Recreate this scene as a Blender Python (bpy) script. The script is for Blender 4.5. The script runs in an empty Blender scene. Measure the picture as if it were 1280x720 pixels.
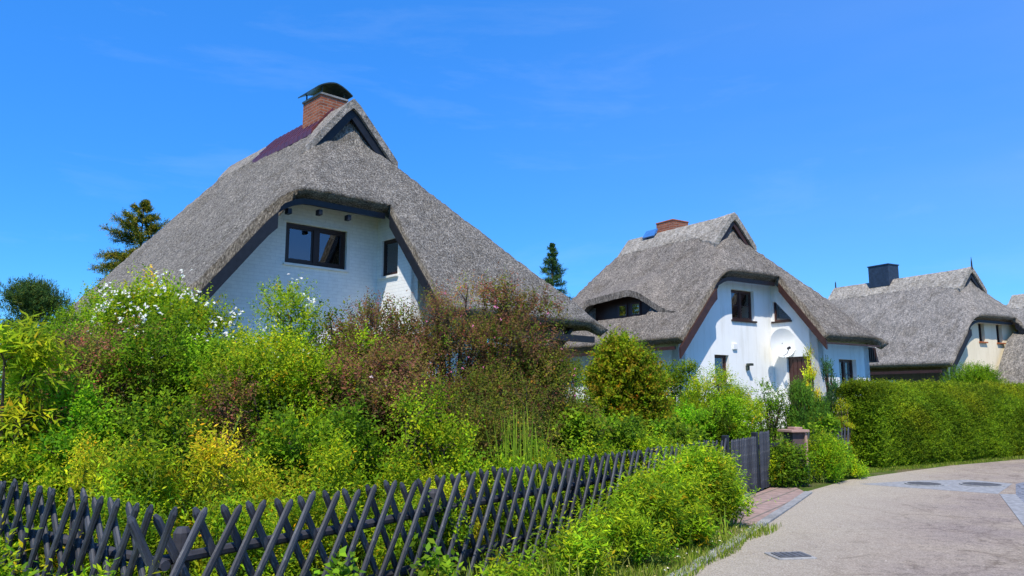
import bpy, math, random
import numpy as np
from mathutils import Vector, Matrix
R = math.radians
SC = bpy.context.scene
COL = SC.collection

# ------------------------------------------------------------------ camera
cam_d = bpy.data.cameras.new('camera')
cam = bpy.data.objects.new('camera', cam_d); COL.objects.link(cam)
cam_d.sensor_width = 36; cam_d.lens = 36*950/1280
cam_d.clip_start = .05; cam_d.clip_end = 6000
PITCH = math.atan(138/950); EYE = 1.65
cam.location = (0, 0, EYE); cam.rotation_euler = (math.pi/2+PITCH, 0, 0)
SC.camera = cam

# ------------------------------------------------------------------ light
SUN_AZ = Vector((-.16, -1)).normalized(); SUN_EL = R(56)
sd = Vector((SUN_AZ.x*math.cos(SUN_EL), SUN_AZ.y*math.cos(SUN_EL), math.sin(SUN_EL)))
sl = bpy.data.lights.new('sun', 'SUN'); sl.energy = 4.4; sl.angle = R(.55); sl.color = (1, .93, .80)
so = bpy.data.objects.new('sun', sl); COL.objects.link(so)
so.rotation_euler = sd.to_track_quat('Z', 'Y').to_euler(); so.location = (0, -20, 40)

W = bpy.data.worlds.new('World'); SC.world = W; W.use_nodes = True
nt = W.node_tree; nt.nodes.clear()
def N(t, kind, **kw):
    n = t.nodes.new(kind)
    for k, v in kw.items(): setattr(n, k, v)
    return n
sky = N(nt, 'ShaderNodeTexSky', sky_type='NISHITA'); sky.sun_disc = False
sky.sun_elevation = SUN_EL; sky.sun_rotation = math.atan2(SUN_AZ.x, SUN_AZ.y)
sky.air_density = 1.0; sky.dust_density = .25; sky.ozone_density = 3.5; sky.altitude = 300
hs = N(nt, 'ShaderNodeHueSaturation'); hs.inputs['Saturation'].default_value = 1.22; hs.inputs['Hue'].default_value = .506
tint = N(nt, 'ShaderNodeMix', data_type='RGBA', blend_type='MULTIPLY'); tint.inputs[0].default_value = 1
tint.inputs[7].default_value = (.72, 1.52, 2.1, 1)
tc = N(nt, 'ShaderNodeTexCoord')
mp = N(nt, 'ShaderNodeMapping'); mp.inputs['Rotation'].default_value = (0, .35, .6); mp.inputs['Scale'].default_value = (1.2, 1.6, 5.5)
cn = N(nt, 'ShaderNodeTexNoise'); cn.inputs['Scale'].default_value = 2.4; cn.inputs['Detail'].default_value = 9; cn.inputs['Roughness'].default_value = .62; cn.inputs['Distortion'].default_value = .35
cr = N(nt, 'ShaderNodeMapRange'); cr.inputs[1].default_value = .56; cr.inputs[2].default_value = .9; cr.inputs[3].default_value = 0; cr.inputs[4].default_value = .13
cm = N(nt, 'ShaderNodeMix', data_type='RGBA'); cm.inputs[7].default_value = (6.5, 8.0, 9.8, 1)
fl = N(nt, 'ShaderNodeMix', data_type='RGBA'); fl.inputs[0].default_value = .45; fl.inputs[7].default_value = (.42, 2.72, 8.3, 1)
sx = N(nt, 'ShaderNodeSeparateXYZ'); veil = N(nt, 'ShaderNodeMapRange', interpolation_type='SMOOTHSTEP'); veil.inputs[1].default_value = -.25; veil.inputs[2].default_value = .95; veil.inputs[3].default_value = 0; veil.inputs[4].default_value = .16
vn = N(nt, 'ShaderNodeTexNoise'); vn.inputs['Scale'].default_value = 1.6; vn.inputs['Detail'].default_value = 5; vmul = N(nt, 'ShaderNodeMath', operation='MULTIPLY'); vm = N(nt, 'ShaderNodeMix', data_type='RGBA'); vm.inputs[7].default_value = (4.4, 5.6, 9.4, 1)
bg = N(nt, 'ShaderNodeBackground'); bg.inputs[1].default_value = .098
wo = N(nt, 'ShaderNodeOutputWorld')
L = nt.links.new
L(sky.outputs[0], hs.inputs['Color']); L(hs.outputs[0], tint.inputs[6]); L(tc.outputs['Generated'], mp.inputs[0]); L(mp.outputs[0], cn.inputs['Vector'])
L(cn.outputs[0], cr.inputs[0]); L(cr.outputs[0], cm.inputs[0]); L(tint.outputs[2], fl.inputs[6]); L(fl.outputs[2], cm.inputs[6]); L(tc.outputs['Generated'], sx.inputs[0]); L(sx.outputs[0], veil.inputs[0]); L(mp.outputs[0], vn.inputs['Vector']); L(veil.outputs[0], vmul.inputs[0]); L(vn.outputs[0], vmul.inputs[1]); vmul.use_clamp = False
vm2 = N(nt, 'ShaderNodeMath', operation='MULTIPLY'); vm2.inputs[1].default_value = 2.2; L(vmul.outputs[0], vm2.inputs[0]); L(vm2.outputs[0], vm.inputs[0]); L(cm.outputs[2], vm.inputs[6]); L(vm.outputs[2], bg.inputs[0]); L(bg.outputs[0], wo.inputs[0])

vs = SC.view_settings; vs.view_transform = 'Standard'; vs.look = 'None'; vs.exposure = 0.34; vs.gamma = 1
vs.use_curve_mapping = False
SC.cycles.max_bounces = 6; SC.cycles.transparent_max_bounces = 12; SC.cycles.transmission_bounces = 4

# ------------------------------------------------------------------ helpers
def tag(o, label=None, cat=None, group=None, kind=None):
    if label: o['label'] = label
    if cat: o['category'] = cat
    if group: o['group'] = group
    if kind: o['kind'] = kind
    return o
def thing(name, label, cat, loc=(0, 0, 0), rz=0, group=None):
    o = bpy.data.objects.new(name, None); COL.objects.link(o)
    o.location = loc; o.rotation_euler = (0, 0, rz); o.empty_display_size = .2
    return tag(o, label, cat, group)

class MB:
    """collects verts and faces, then links them as one mesh object"""
    def __init__(s): s.v = []; s.f = []
    def add(s, vs, fs):
        b = len(s.v); s.v += [tuple(map(float, v)) for v in vs]; s.f += [tuple(b+i for i in f) for f in fs]
    def box(s, c, d, rz=0, tilt=None):
        m = Matrix.Rotation(rz, 3, 'Z')
        if tilt: m = m @ Matrix.Rotation(tilt[0], 3, tilt[1])
        vs = [Vector(c)+m @ Vector((sx*d[0]/2, sy*d[1]/2, sz*d[2]/2)) for sz in (-1, 1) for sx, sy in ((-1, -1), (1, -1), (1, 1), (-1, 1))]
        s.add(vs, [(3, 2, 1, 0), (4, 5, 6, 7), (0, 1, 5, 4), (1, 2, 6, 5), (2, 3, 7, 6), (3, 0, 4, 7)])
    def boxax(s, o, u, n, z, du, dn, dz):
        """box from corner ranges along axes u,n,z (vectors); du etc are (lo,hi)"""
        o = Vector(o); u = Vector(u); n = Vector(n); z = Vector(z)
        vs = [o+u*a+n*b+z*c for c in dz for a, b in ((du[0], dn[0]), (du[1], dn[0]), (du[1], dn[1]), (du[0], dn[1]))]
        s.add(vs, [(3, 2, 1, 0), (4, 5, 6, 7), (0, 1, 5, 4), (1, 2, 6, 5), (2, 3, 7, 6), (3, 0, 4, 7)])
    def beam(s, p0, p1, w, h, up=(0, 0, 1)):
        p0 = Vector(p0); p1 = Vector(p1); d = (p1-p0).normalized(); a = d.cross(Vector(up)).normalized(); b = a.cross(d)
        vs = [p+a*sa*w/2+b*sb*h/2 for p in (p0, p1) for sa, sb in ((-1, -1), (1, -1), (1, 1), (-1, 1))]
        s.add(vs, [(3, 2, 1, 0), (4, 5, 6, 7), (0, 1, 5, 4), (1, 2, 6, 5), (2, 3, 7, 6), (3, 0, 4, 7)])
    def prism(s, poly, z0, z1):
        n = len(poly)
        s.add([(x, y, z0) for x, y in poly]+[(x, y, z1) for x, y in poly],
              [tuple(range(n))[::-1], tuple(range(n, 2*n))]+[(i, (i+1) % n, n+(i+1) % n, n+i) for i in range(n)])
    def tube(s, pts, rads, n=7, cap=True):
        rings = []
        for i, p in enumerate(pts):
            p = Vector(p); d = (Vector(pts[min(i+1, len(pts)-1)])-Vector(pts[max(i-1, 0)])).normalized()
            a = d.cross(Vector((.31, .2, .93))).normalized(); b = d.cross(a)
            rings.append([p+(a*math.cos(t)+b*math.sin(t))*rads[i] for t in [k*2*math.pi/n for k in range(n)]])
        fs = []
        for i in range(len(pts)-1):
            for k in range(n): fs.append((i*n+k, i*n+(k+1) % n, (i+1)*n+(k+1) % n, (i+1)*n+k))
        if cap: fs += [tuple(range(n))[::-1], tuple(range((len(pts)-1)*n, len(pts)*n))]
        s.add([v for r in rings for v in r], fs)
    def build(s, name, mat, parent=None, smooth=False, bevel=0):
        me = bpy.data.meshes.new(name); me.from_pydata(s.v, [], s.f); me.update()
        if smooth: me.polygons.foreach_set('use_smooth', [True]*len(me.polygons))
        me.materials.append(mat)
        o = bpy.data.objects.new(name, me); COL.objects.link(o)
        if parent: o.parent = parent
        if bevel:
            b = o.modifiers.new('b', 'BEVEL'); b.width = bevel; b.segments = 2; b.limit_method = 'ANGLE'
        return o

def np_mesh(name, verts, quads, mat, parent=None, cols=None, smooth=False):
    me = bpy.data.meshes.new(name); nv = len(verts); nq = len(quads); k = quads.shape[1]
    me.vertices.add(nv); me.vertices.foreach_set('co', verts.astype(np.float32).ravel())
    me.loops.add(nq*k); me.loops.foreach_set('vertex_index', quads.astype(np.int32).ravel())
    me.polygons.add(nq); me.polygons.foreach_set('loop_start', np.arange(0, nq*k, k, dtype=np.int32))
    me.polygons.foreach_set('loop_total', np.full(nq, k, dtype=np.int32))
    if smooth: me.polygons.foreach_set('use_smooth', np.ones(nq, dtype=bool))
    me.update(calc_edges=True); me.materials.append(mat)
    if cols is not None:
        at = me.color_attributes.new('leaf_colour', 'FLOAT_COLOR', 'POINT')
        at.data.foreach_set('color', np.c_[cols, np.ones(len(cols))].astype(np.float32).ravel())
    o = bpy.data.objects.new(name, me); COL.objects.link(o)
    if parent: o.parent = parent
    return o

# ------------------------------------------------------------------ materials
def base_mat(name, rough=.8, spec=.3):
    m = bpy.data.materials.new(name); m.use_nodes = True; t = m.node_tree; t.nodes.clear()
    p = N(t, 'ShaderNodeBsdfPrincipled'); p.inputs['Roughness'].default_value = rough; p.inputs['Specular IOR Level'].default_value = spec
    o = N(t, 'ShaderNodeOutputMaterial'); t.links.new(p.outputs[0], o.inputs[0])
    return m, t, p
def ramp(t, src, stops):
    r = N(t, 'ShaderNodeValToRGB'); cr = r.color_ramp
    while len(cr.elements) < len(stops): cr.elements.new(.5)
    for e, (p, c) in zip(cr.elements, stops): e.position = p; e.color = (*c, 1)
    t.links.new(src, r.inputs[0]); return r
def noise(t, scale, detail=4, rough=.6, vec=None, sc=None, dist=0):
    n = N(t, 'ShaderNodeTexNoise'); n.inputs['Scale'].default_value = scale; n.inputs['Detail'].default_value = detail; n.inputs['Roughness'].default_value = rough; n.inputs['Distortion'].default_value = dist
    c = N(t, 'ShaderNodeTexCoord'); src = c.outputs['Object'] if vec is None else vec
    if sc:
        m = N(t, 'ShaderNodeMapping'); m.inputs['Scale'].default_value = sc; t.links.new(src, m.inputs[0]); src = m.outputs[0]
    t.links.new(src, n.inputs['Vector']); return n
def mixc(t, a, b, fac, blend='MIX'):
    m = N(t, 'ShaderNodeMix', data_type='RGBA', blend_type=blend)
    for s, i in ((fac, 0), (a, 6), (b, 7)):
        if hasattr(s, 'is_linked') or hasattr(s, 'links'): t.links.new(s, m.inputs[i])
        elif i == 0: m.inputs[0].default_value = s
        else: m.inputs[i].default_value = (*s, 1)
    return m.outputs[2]
def bump(t, p, h, strength, dist):
    b = N(t, 'ShaderNodeBump'); b.inputs['Strength'].default_value = strength; b.inputs['Distance'].default_value = dist
    t.links.new(h, b.inputs['Height']); t.links.new(b.outputs[0], p.inputs['Normal']); return b

def thatch_mat(name, c0, c1, c2, speck=19., ridge=False):
    m, t, p = base_mat(name, .95, .1)
    n1 = noise(t, speck, 5, .75, sc=(1, 1, .75)); n2 = noise(t, 1.1, 5, .6, dist=.6); n3 = noise(t, 3.2, 4, .65, sc=(1.6, 1.6, .22))
    nr = noise(t, 1.0, 3, .6, sc=(30, 30, 4.5)); mxn = N(t, 'ShaderNodeMix', data_type='FLOAT'); mxn.inputs[0].default_value = .42; t.links.new(n1.outputs[0], mxn.inputs[2]); t.links.new(nr.outputs[0], mxn.inputs[3])
    r = ramp(t, mxn.outputs[0], [(.36, c0), (.5, c1), (.63, c2)])
    r2 = ramp(t, n2.outputs[0], [(.3, (.80, .78, .74)), (.5, (1, 1, 1)), (.72, (1.12, 1.11, 1.08))])
    r3 = ramp(t, n3.outputs[0], [(.35, (.74, .74, .73)), (.65, (1.15, 1.13, 1.1))])
    c = mixc(t, r.outputs[0], r2.outputs[0], 1., 'MULTIPLY'); c = mixc(t, c, r3.outputs[0], 1., 'MULTIPLY')
    if ridge:
        n4 = noise(t, 8, 3, .6, sc=(.25, 1, 5)); r4 = ramp(t, n4.outputs[0], [(.4, (.72, .7, .66)), (.6, (1.1, 1.1, 1.1))]); c = mixc(t, c, r4.outputs[0], 1., 'MULTIPLY')
    t.links.new(c, p.inputs['Base Color'])
    a = N(t, 'ShaderNodeMath', operation='ADD'); t.links.new(n1.outputs[0], a.inputs[0]); t.links.new(n2.outputs[0], a.inputs[1])
    bump(t, p, a.outputs[0], 1.0, .09)
    return m
def simple(name, c, rough=.7, spec=.3, var=.25, scale=6, bmp=.0, metal=0, sc=None):
    m, t, p = base_mat(name, rough, spec); n = noise(t, scale, 5, .6, sc=sc)
    d = tuple(x*(1-var) for x in c); e = tuple(min(1, x*(1+var)) for x in c)
    r = ramp(t, n.outputs[0], [(.3, d), (.7, e)]); t.links.new(r.outputs[0], p.inputs['Base Color']); p.inputs['Metallic'].default_value = metal
    if bmp: bump(t, p, n.outputs[0], .6, bmp)
    return m
def brick_mat(name, c1, c2, mortar, white=False, scale=1.0):
    m, t, p = base_mat(name, .85, .2)
    c = N(t, 'ShaderNodeTexCoord'); s = N(t, 'ShaderNodeSeparateXYZ'); t.links.new(c.outputs['Object'], s.inputs[0])
    a = N(t, 'ShaderNodeMath', operation='ADD'); t.links.new(s.outputs[0], a.inputs[0]); t.links.new(s.outputs[1], a.inputs[1])
    k = N(t, 'ShaderNodeCombineXYZ'); t.links.new(a.outputs[0], k.inputs[0]); t.links.new(s.outputs[2], k.inputs[1])
    b = N(t, 'ShaderNodeTexBrick'); t.links.new(k.outputs[0], b.inputs['Vector']); b.inputs['Scale'].default_value = scale
    b.inputs['Brick Width'].default_value = .25; b.inputs['Row Height'].default_value = .083; b.inputs['Mortar Size'].default_value = .010; b.inputs['Mortar Smooth'].default_value = .4
    b.inputs['Color1'].default_value = (*c1, 1); b.inputs['Color2'].default_value = (*c2, 1); b.inputs['Mortar'].default_value = (*mortar, 1)
    n = noise(t, 7, 5, .7); r = ramp(t, n.outputs[0], [(.3, (.72, .72, .72)) if not white else (.3, (.9, .9, .9)), (.65, (1.08, 1.08, 1.08)) if not white else (.6, (1, 1, 1))])
    t.links.new(mixc(t, b.outputs[0], r.outputs[0], 1., 'MULTIPLY'), p.inputs['Base Color'])
    iv = N(t, 'ShaderNodeMath', operation='SUBTRACT'); iv.inputs[0].default_value = 1; t.links.new(b.outputs['Fac'], iv.inputs[1])
    bump(t, p, iv.outputs[0], .25 if white else .7, .012)
    return m
def leaf_mat(name, trans=.46, rough=.5):
    m = bpy.data.materials.new(name); m.use_nodes = True; t = m.node_tree; t.nodes.clear()
    p = N(t, 'ShaderNodeBsdfPrincipled'); p.inputs['Roughness'].default_value = rough+.1; p.inputs['Specular IOR Level'].default_value = .12
    a = N(t, 'ShaderNodeVertexColor'); a.layer_name = 'leaf_colour'
    tr = N(t, 'ShaderNodeBsdfTranslucent'); mx = N(t, 'ShaderNodeMixShader'); mx.inputs[0].default_value = trans
    g = N(t, 'ShaderNodeGamma'); g.inputs[1].default_value = .85
    o = N(t, 'ShaderNodeOutputMaterial'); l = t.links.new
    l(a.outputs[0], p.inputs['Base Color']); l(a.outputs[0], g.inputs[0]); l(g.outputs[0], tr.inputs[0])
    l(p.outputs[0], mx.inputs[1]); l(tr.outputs[0], mx.inputs[2]); l(mx.outputs[0], o.inputs[0])
    return m
def glass_mat(name, k=.55):
    m = bpy.data.materials.new(name); m.use_nodes = True; t = m.node_tree; t.nodes.clear()
    g = N(t, 'ShaderNodeBsdfGlossy'); g.inputs['Roughness'].default_value = .015; g.inputs[0].default_value = (.9, .95, 1, 1)
    tr = N(t, 'ShaderNodeBsdfTransparent'); tr.inputs[0].default_value = (.86, .88, .9, 1)
    lw = N(t, 'ShaderNodeLayerWeight'); lw.inputs[0].default_value = k
    mx = N(t, 'ShaderNodeMixShader'); o = N(t, 'ShaderNodeOutputMaterial'); l = t.links.new
    l(lw.outputs['Fresnel'], mx.inputs[0]); l(tr.outputs[0], mx.inputs[1]); l(g.outputs[0], mx.inputs[2]); l(mx.outputs[0], o.inputs[0])
    return m

M = {}
M['thatch'] = thatch_mat('thatch_dark', (.05, .044, .038), (.235, .215, .19), (.60, .56, .50), 24)
M['thatch2'] = thatch_mat('thatch_brown', (.07, .06, .05), (.25, .222, .195), (.54, .49, .43), 20)
M['thatch3'] = thatch_mat('thatch_grey', (.10, .092, .084), (.27, .25, .228), (.50, .455, .41), 13)
M['ridge'] = thatch_mat('ridge_thatch', (.22, .20, .175), (.40, .37, .33), (.58, .54, .48), 9, True)
M['ridge1'] = thatch_mat('ridge_thatch_grey', (.17, .155, .14), (.36, .33, .30), (.55, .51, .46), 11, True)
M['board_blue'] = simple('dark_blue_board', (.014, .016, .022), .5, .3, .3, 9)
M['board_brown'] = simple('brown_board', (.05, .022, .017), .5, .4, .3, 9)
M['board_black'] = simple('black_board', (.015, .015, .018), .55, .4, .3, 9)
M['frame_brown'] = simple('dark_brown_frame', (.035, .016, .012), .4, .4, .2, 9)
M['frame_red'] = simple('red_brown_frame', (.065, .026, .020), .4, .4, .2, 9)
M['white_brick'] = brick_mat('white_painted_brick', (.90, .90, .88), (.87, .87, .855), (.81, .81, .80), True)
M['plaster'] = simple('white_plaster', (.86, .86, .84), .9, .1, .035, 1.2, .004)
def weather(m):
    t = m.node_tree; p = [n for n in t.nodes if n.type == 'BSDF_PRINCIPLED'][0]; l = p.inputs['Base Color'].links[0]; src = l.from_socket
    n = noise(t, 2.2, 6, .7, sc=(2.5, 2.5, .25)); r = ramp(t, n.outputs[0], [(.33, (.86, .85, .82)), (.5, (1, 1, 1))]); t.links.new(mixc(t, src, r.outputs[0], .8, 'MULTIPLY'), p.inputs['Base Color'])
weather(M['plaster'])
M['cream'] = simple('cream_plaster', (.80, .70, .52), .9, .1, .05, 1.2, .004)
weather(M['cream'])
M['brown_wall'] = simple('brown_plank_wall', (.16, .105, .06), .8, .2, .3, 6, 0, 0, (6, 6, .4))
M['white_paint'] = simple('white_paint', (.78, .77, .74), .6, .3, .06)
M['brick'] = brick_mat('red_chimney_brick', (.36, .12, .06), (.24, .075, .04), (.30, .24, .20))
M['brick_sill'] = simple('brick_sill', (.38, .12, .05), .8, .2, .2)
M['metal_dark'] = simple('weathered_metal', (.06, .075, .06), .45, .5, .5, 8, 0, .6)
M['tile'] = simple('dark_red_tile', (.11, .025, .025), .3, .5, .3, 8)
M['slate'] = simple('slate_cladding', (.022, .035, .06), .5, .5, .4, 9, .01)
M['blue_panel'] = simple('blue_glass_panel', (.05, .17, .42), .25, .6, .15)
M['glass'] = glass_mat('window_glass')
M['curtain'] = simple('net_curtain', (.85, .86, .88), .9, .1, .2, 14, 0, 0, (6, 6, .1))
M['room_dark'] = simple('painted_room_dark', (.03, .03, .035), .9, .1)  # near-black colour stands in for the darkness of unlit rooms
M['picket'] = simple('blue_grey_stained_wood', (.040, .043, .055), .55, .35, .75, 9, .008, 0, (6, 6, .5))
def scuff(m):
    t = m.node_tree; p = [n for n in t.nodes if n.type == 'BSDF_PRINCIPLED'][0]; src = p.inputs['Base Color'].links[0].from_socket
    n = noise(t, 26, 6, .8, sc=(1.5, 1.5, .35)); r = ramp(t, n.outputs[0], [(.56, (0, 0, 0)), (.66, (.75, .75, .75))]); c = mixc(t, src, (.17, .172, .18), r.outputs[0])
    oi = N(t, 'ShaderNodeObjectInfo'); r2 = ramp(t, oi.outputs['Random'], [(0, (.62, .60, .60)), (1, (1.3, 1.3, 1.25))]); t.links.new(mixc(t, c, r2.outputs[0], 1., 'MULTIPLY'), p.inputs['Base Color'])
scuff(M['picket'])
M['rail'] = simple('dark_log', (.04, .04, .05), .7, .3, .4, 8, .006)
M['bark'] = simple('bark', (.09, .065, .045), .9, .1, .4, 9, .01)
M['dish'] = simple('white_dish', (.82, .82, .80), .4, .4, .03)
M['stone_pink'] = simple('pinkish_stone', (.38, .24, .19), .85, .2, .2, 12, .006)
M['dark_stone'] = simple('dark_brick_pier', (.10, .07, .065), .85, .2, .2, 12, .006)
M['leaf'] = leaf_mat('leaf'); M['needle'] = leaf_mat('needle', .15, .6); M['petal'] = leaf_mat('petal', .3, .6)
M['grass'] = leaf_mat('grass_blade', .4, .5)
M['iron'] = simple('cast_iron', (.10, .10, .105), .6, .4, .3, 14, .004)
M['plaque'] = simple('grey_plaque', (.07, .085, .09), .5, .4, .1)

# ------------------------------------------------------------------ projection helpers (world position of things)
def top_z(py, Y, px=640):
    b = -(py-360)/950; return EYE + Y*(math.sin(PITCH)+b*math.cos(PITCH))/(math.cos(PITCH)-b*math.sin(PITCH))
def wx(px, Y, py=480):
    b = -(py-360)/950; return Y*((px-640)/950)/(math.cos(PITCH)-b*math.sin(PITCH))

# ------------------------------------------------------------------ ground
FC = np.array([-2.0, 4.54]); FD1 = np.array([-.797, .604]); FD2 = np.array([.56, .828])
HA = np.array([7.4, 17.45]); HD = np.array([.835, .55])
def ground_z(x, y):
    x = np.asarray(x, float); y = np.asarray(y, float)
    d1 = (x-FC[0])*.604+(y-FC[1])*.797
    d2 = (x-FC[0])*-.828+(y-FC[1])*.56
    d3 = (x-HA[0])*-.55+(y-HA[1])*.835
    d = np.minimum(d1, np.maximum(d2, d3)); t = np.clip((d-.4)/6., 0, 1)
    return t*t*(3-2*t)*.7
def axis_pts(lo, hi, step, far):
    a = list(np.arange(lo, hi+1e-6, step)); s = step; p = hi; q = lo; out = []; neg = []
    while p < far: s *= 1.35; p += s; out.append(p); q -= s; neg.append(q)
    return np.array(neg[::-1]+a+out)
gx = axis_pts(-20, 30, .4, 2500); gy = axis_pts(-8, 45, .4, 2500)
X, Y = np.meshgrid(gx, gy); Z = ground_z(X, Y)
rng0 = np.random.default_rng(3)
Z = Z + np.where(Z > .02, rng0.normal(0, .015, Z.shape), 0)
idx = np.arange(X.size).reshape(X.shape)
q = np.stack([idx[:-1, :-1], idx[:-1, 1:], idx[1:, 1:], idx[1:, :-1]], -1).reshape(-1, 4)
m, t, p = base_mat('ground_earth_grass', .95, .1)
n1 = noise(t, 22, 6, .7); n2 = noise(t, .7, 5, .6)
r1 = ramp(t, n1.outputs[0], [(.35, (.03, .05, .008)), (.55, (.09, .14, .02)), (.7, (.17, .19, .05))])
r2 = ramp(t, n2.outputs[0], [(.5, (0, 0, 0)), (.62, (1, 1, 1))])
t.links.new(mixc(t, r1.outputs[0], (.16, .13, .07), r2.outputs[0]), p.inputs['Base Color']); bump(t, p, n1.outputs[0], 1, .04)
tag(np_mesh('ground', np.stack([X.ravel(), Y.ravel(), Z.ravel()], 1), q, m, smooth=True), kind='structure')

def sheet(name, poly, z, mat, parent=None):
    b = MB(); b.prism(poly, z-.05, z); return b.build(name, mat, parent)
# gravelly road
m, t, p = base_mat('gravel_road', .95, .15)
n1 = noise(t, 55, 5, .8); n2 = noise(t, .55, 6, .65); n3 = noise(t, 9, 6, .7); n4 = noise(t, 2.2, 4, .6)
r1 = ramp(t, n1.outputs[0], [(.30, (.11, .085, .075)), (.45, (.29, .245, .205)), (.56, (.38, .325, .275)), (.70, (.64, .575, .49))])
r2 = ramp(t, n2.outputs[0], [(.38, (.90, .86, .87)), (.60, (1.12, 1.08, 1.0))])
r3 = ramp(t, n3.outputs[0], [(.34, (.70, .70, .70)), (.52, (1, 1, 1))])
c = mixc(t, r1.outputs[0], r2.outputs[0], 1, 'MULTIPLY'); c = mixc(t, c, r3.outputs[0], 1, 'MULTIPLY')
n5 = noise(t, 1.4, 7, .75, dist=1.2); r5 = ramp(t, n5.outputs[0], [(.36, (.70, .68, .66)), (.47, (1, 1, 1)), (.62, (1, 1, 1)), (.74, (1.16, 1.13, 1.05))]); c = mixc(t, c, r5.outputs[0], 1, 'MULTIPLY')
vc = N(t, 'ShaderNodeTexVoronoi', feature='DISTANCE_TO_EDGE'); vc.inputs['Scale'].default_value = .55; vw = noise(t, 1.8, 6, .7); va = N(t, 'ShaderNodeMix', data_type='VECTOR'); va.inputs[0].default_value = .35
t.links.new(vw.outputs['Color'], va.inputs[5]); tq = N(t, 'ShaderNodeTexCoord'); t.links.new(tq.outputs['Object'], va.inputs[4]); t.links.new(va.outputs[1], vc.inputs['Vector'])
rcr = ramp(t, vc.outputs['Distance'], [(0, (.55, .52, .5)), (.012, (1, 1, 1))]); c = mixc(t, c, rcr.outputs[0], .6, 'MULTIPLY')
# sandy margin along the kerb: distance from the kerb line
tcn = N(t, 'ShaderNodeTexCoord'); dp = N(t, 'ShaderNodeVectorMath', operation='DOT_PRODUCT'); dp.inputs[1].default_value = (.83, -.56, 0)
t.links.new(tcn.outputs['Object'], dp.inputs[0])
ad = N(t, 'ShaderNodeMath', operation='MULTIPLY_ADD'); ad.inputs[1].default_value = 1.8; t.links.new(n4.outputs[0], ad.inputs[0]); t.links.new(dp.outputs['Value'], ad.inputs[2])
mr = N(t, 'ShaderNodeMapRange'); mr.inputs[1].default_value = -1.7; mr.inputs[2].default_value = -.2; mr.inputs[3].default_value = .75; mr.inputs[4].default_value = 0
t.links.new(ad.outputs[0], mr.inputs[0])
sandn = ramp(t, n1.outputs[0], [(.3, (.20, .165, .115)), (.5, (.42, .365, .28)), (.7, (.62, .56, .46))])
c = mixc(t, c, sandn.outputs[0], mr.outputs[0]); t.links.new(c, p.inputs['Base Color']); bump(t, p, n1.outputs[0], .9, .015)
M['road'] = m
road_poly = [(-4.6, -2.2), (1.67, 7.52), (2.75, 9.33), (4.14, 11.75), (5.3, 14.0), (6.87, 15.93), (8.3, 17.15), (10.85, 19.25), (14.5, 21.55), (24, 27), (48, 38), (50, 30), (26, 16), (14, 4), (6, -12), (-10, -12)]
tag(sheet('road', road_poly, .004, m), kind='structure')
m, t, p = base_mat('kerb_concrete', .9, .2); n = noise(t, 18, 5, .7); n2 = noise(t, 1.5, 3, .6)
r = ramp(t, n.outputs[0], [(.3, (.20, .20, .20)), (.7, (.40, .39, .37))]); r2 = ramp(t, n2.outputs[0], [(.4, (.75, .75, .75)), (.6, (1, 1, 1))])
t.links.new(mixc(t, r.outputs[0], r2.outputs[0], 1, 'MULTIPLY'), p.inputs['Base Color']); bump(t, p, n.outputs[0], .6, .01); M['kerb'] = m
def strip(a, b, w):
    a = Vector(a); b = Vector(b); d = (b-a).normalized(); s = Vector((d.y, -d.x))*w/2
    return [tuple(a-s), tuple(a+s), tuple(b+s), tuple(b-s)]
b = MB(); a0 = Vector((-4.6, -2.2)); pts = [(-4.55, -2.2), (1.62, 7.52), (2.70, 9.33), (4.09, 11.75), (5.22, 13.75)]
for i in range(4):
    A = Vector(pts[i]); B = Vector(pts[i+1]); nseg = max(1, int((B-A).length/1.0))
    for k in range(nseg):
        P = A.lerp(B, k/nseg); Q = A.lerp(B, (k+1)/nseg); d = (Q-P).normalized()*.006
        b.prism(strip(P+d, Q-d, .13), -.1, .03+.004*((k*7) % 3))
tag(b.build('kerb', M['kerb'], bevel=.008), kind='structure')
# red paver strip in front of the gate
m = brick_mat('red_paving', (.38, .26, .22), (.32, .23, .20), (.20, .17, .14)); M['paving'] = m
bt = [n for n in m.node_tree.nodes if n.type == 'TEX_BRICK'][0]
for l in list(bt.inputs['Vector'].links): m.node_tree.links.remove(l)
tcn = N(m.node_tree, 'ShaderNodeTexCoord'); mpn = N(m.node_tree, 'ShaderNodeMapping'); mpn.inputs['Rotation'].default_value = (0, 0, -R(56)); m.node_tree.links.new(tcn.outputs['Object'], mpn.inputs[0]); m.node_tree.links.new(mpn.outputs[0], bt.inputs['Vector'])
bt.inputs['Brick Width'].default_value = .5; bt.inputs['Row Height'].default_value = .33; bt.inputs['Mortar Size'].default_value = .022
tag(sheet('pavement', [(2.66, 9.4), (4.03, 11.78), (5.15, 13.72), (5.25, 14.4), (4.85, 14.55), (3.95, 13.1), (2.25, 10.2)], .022, m), kind='structure')
b = MB(); b.prism(strip((3.72, 12.95), (4.55, 14.35), .16), -.05, .05)
tag(b.build('pavement_edging', M['kerb'], bevel=.01), kind='structure')
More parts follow.
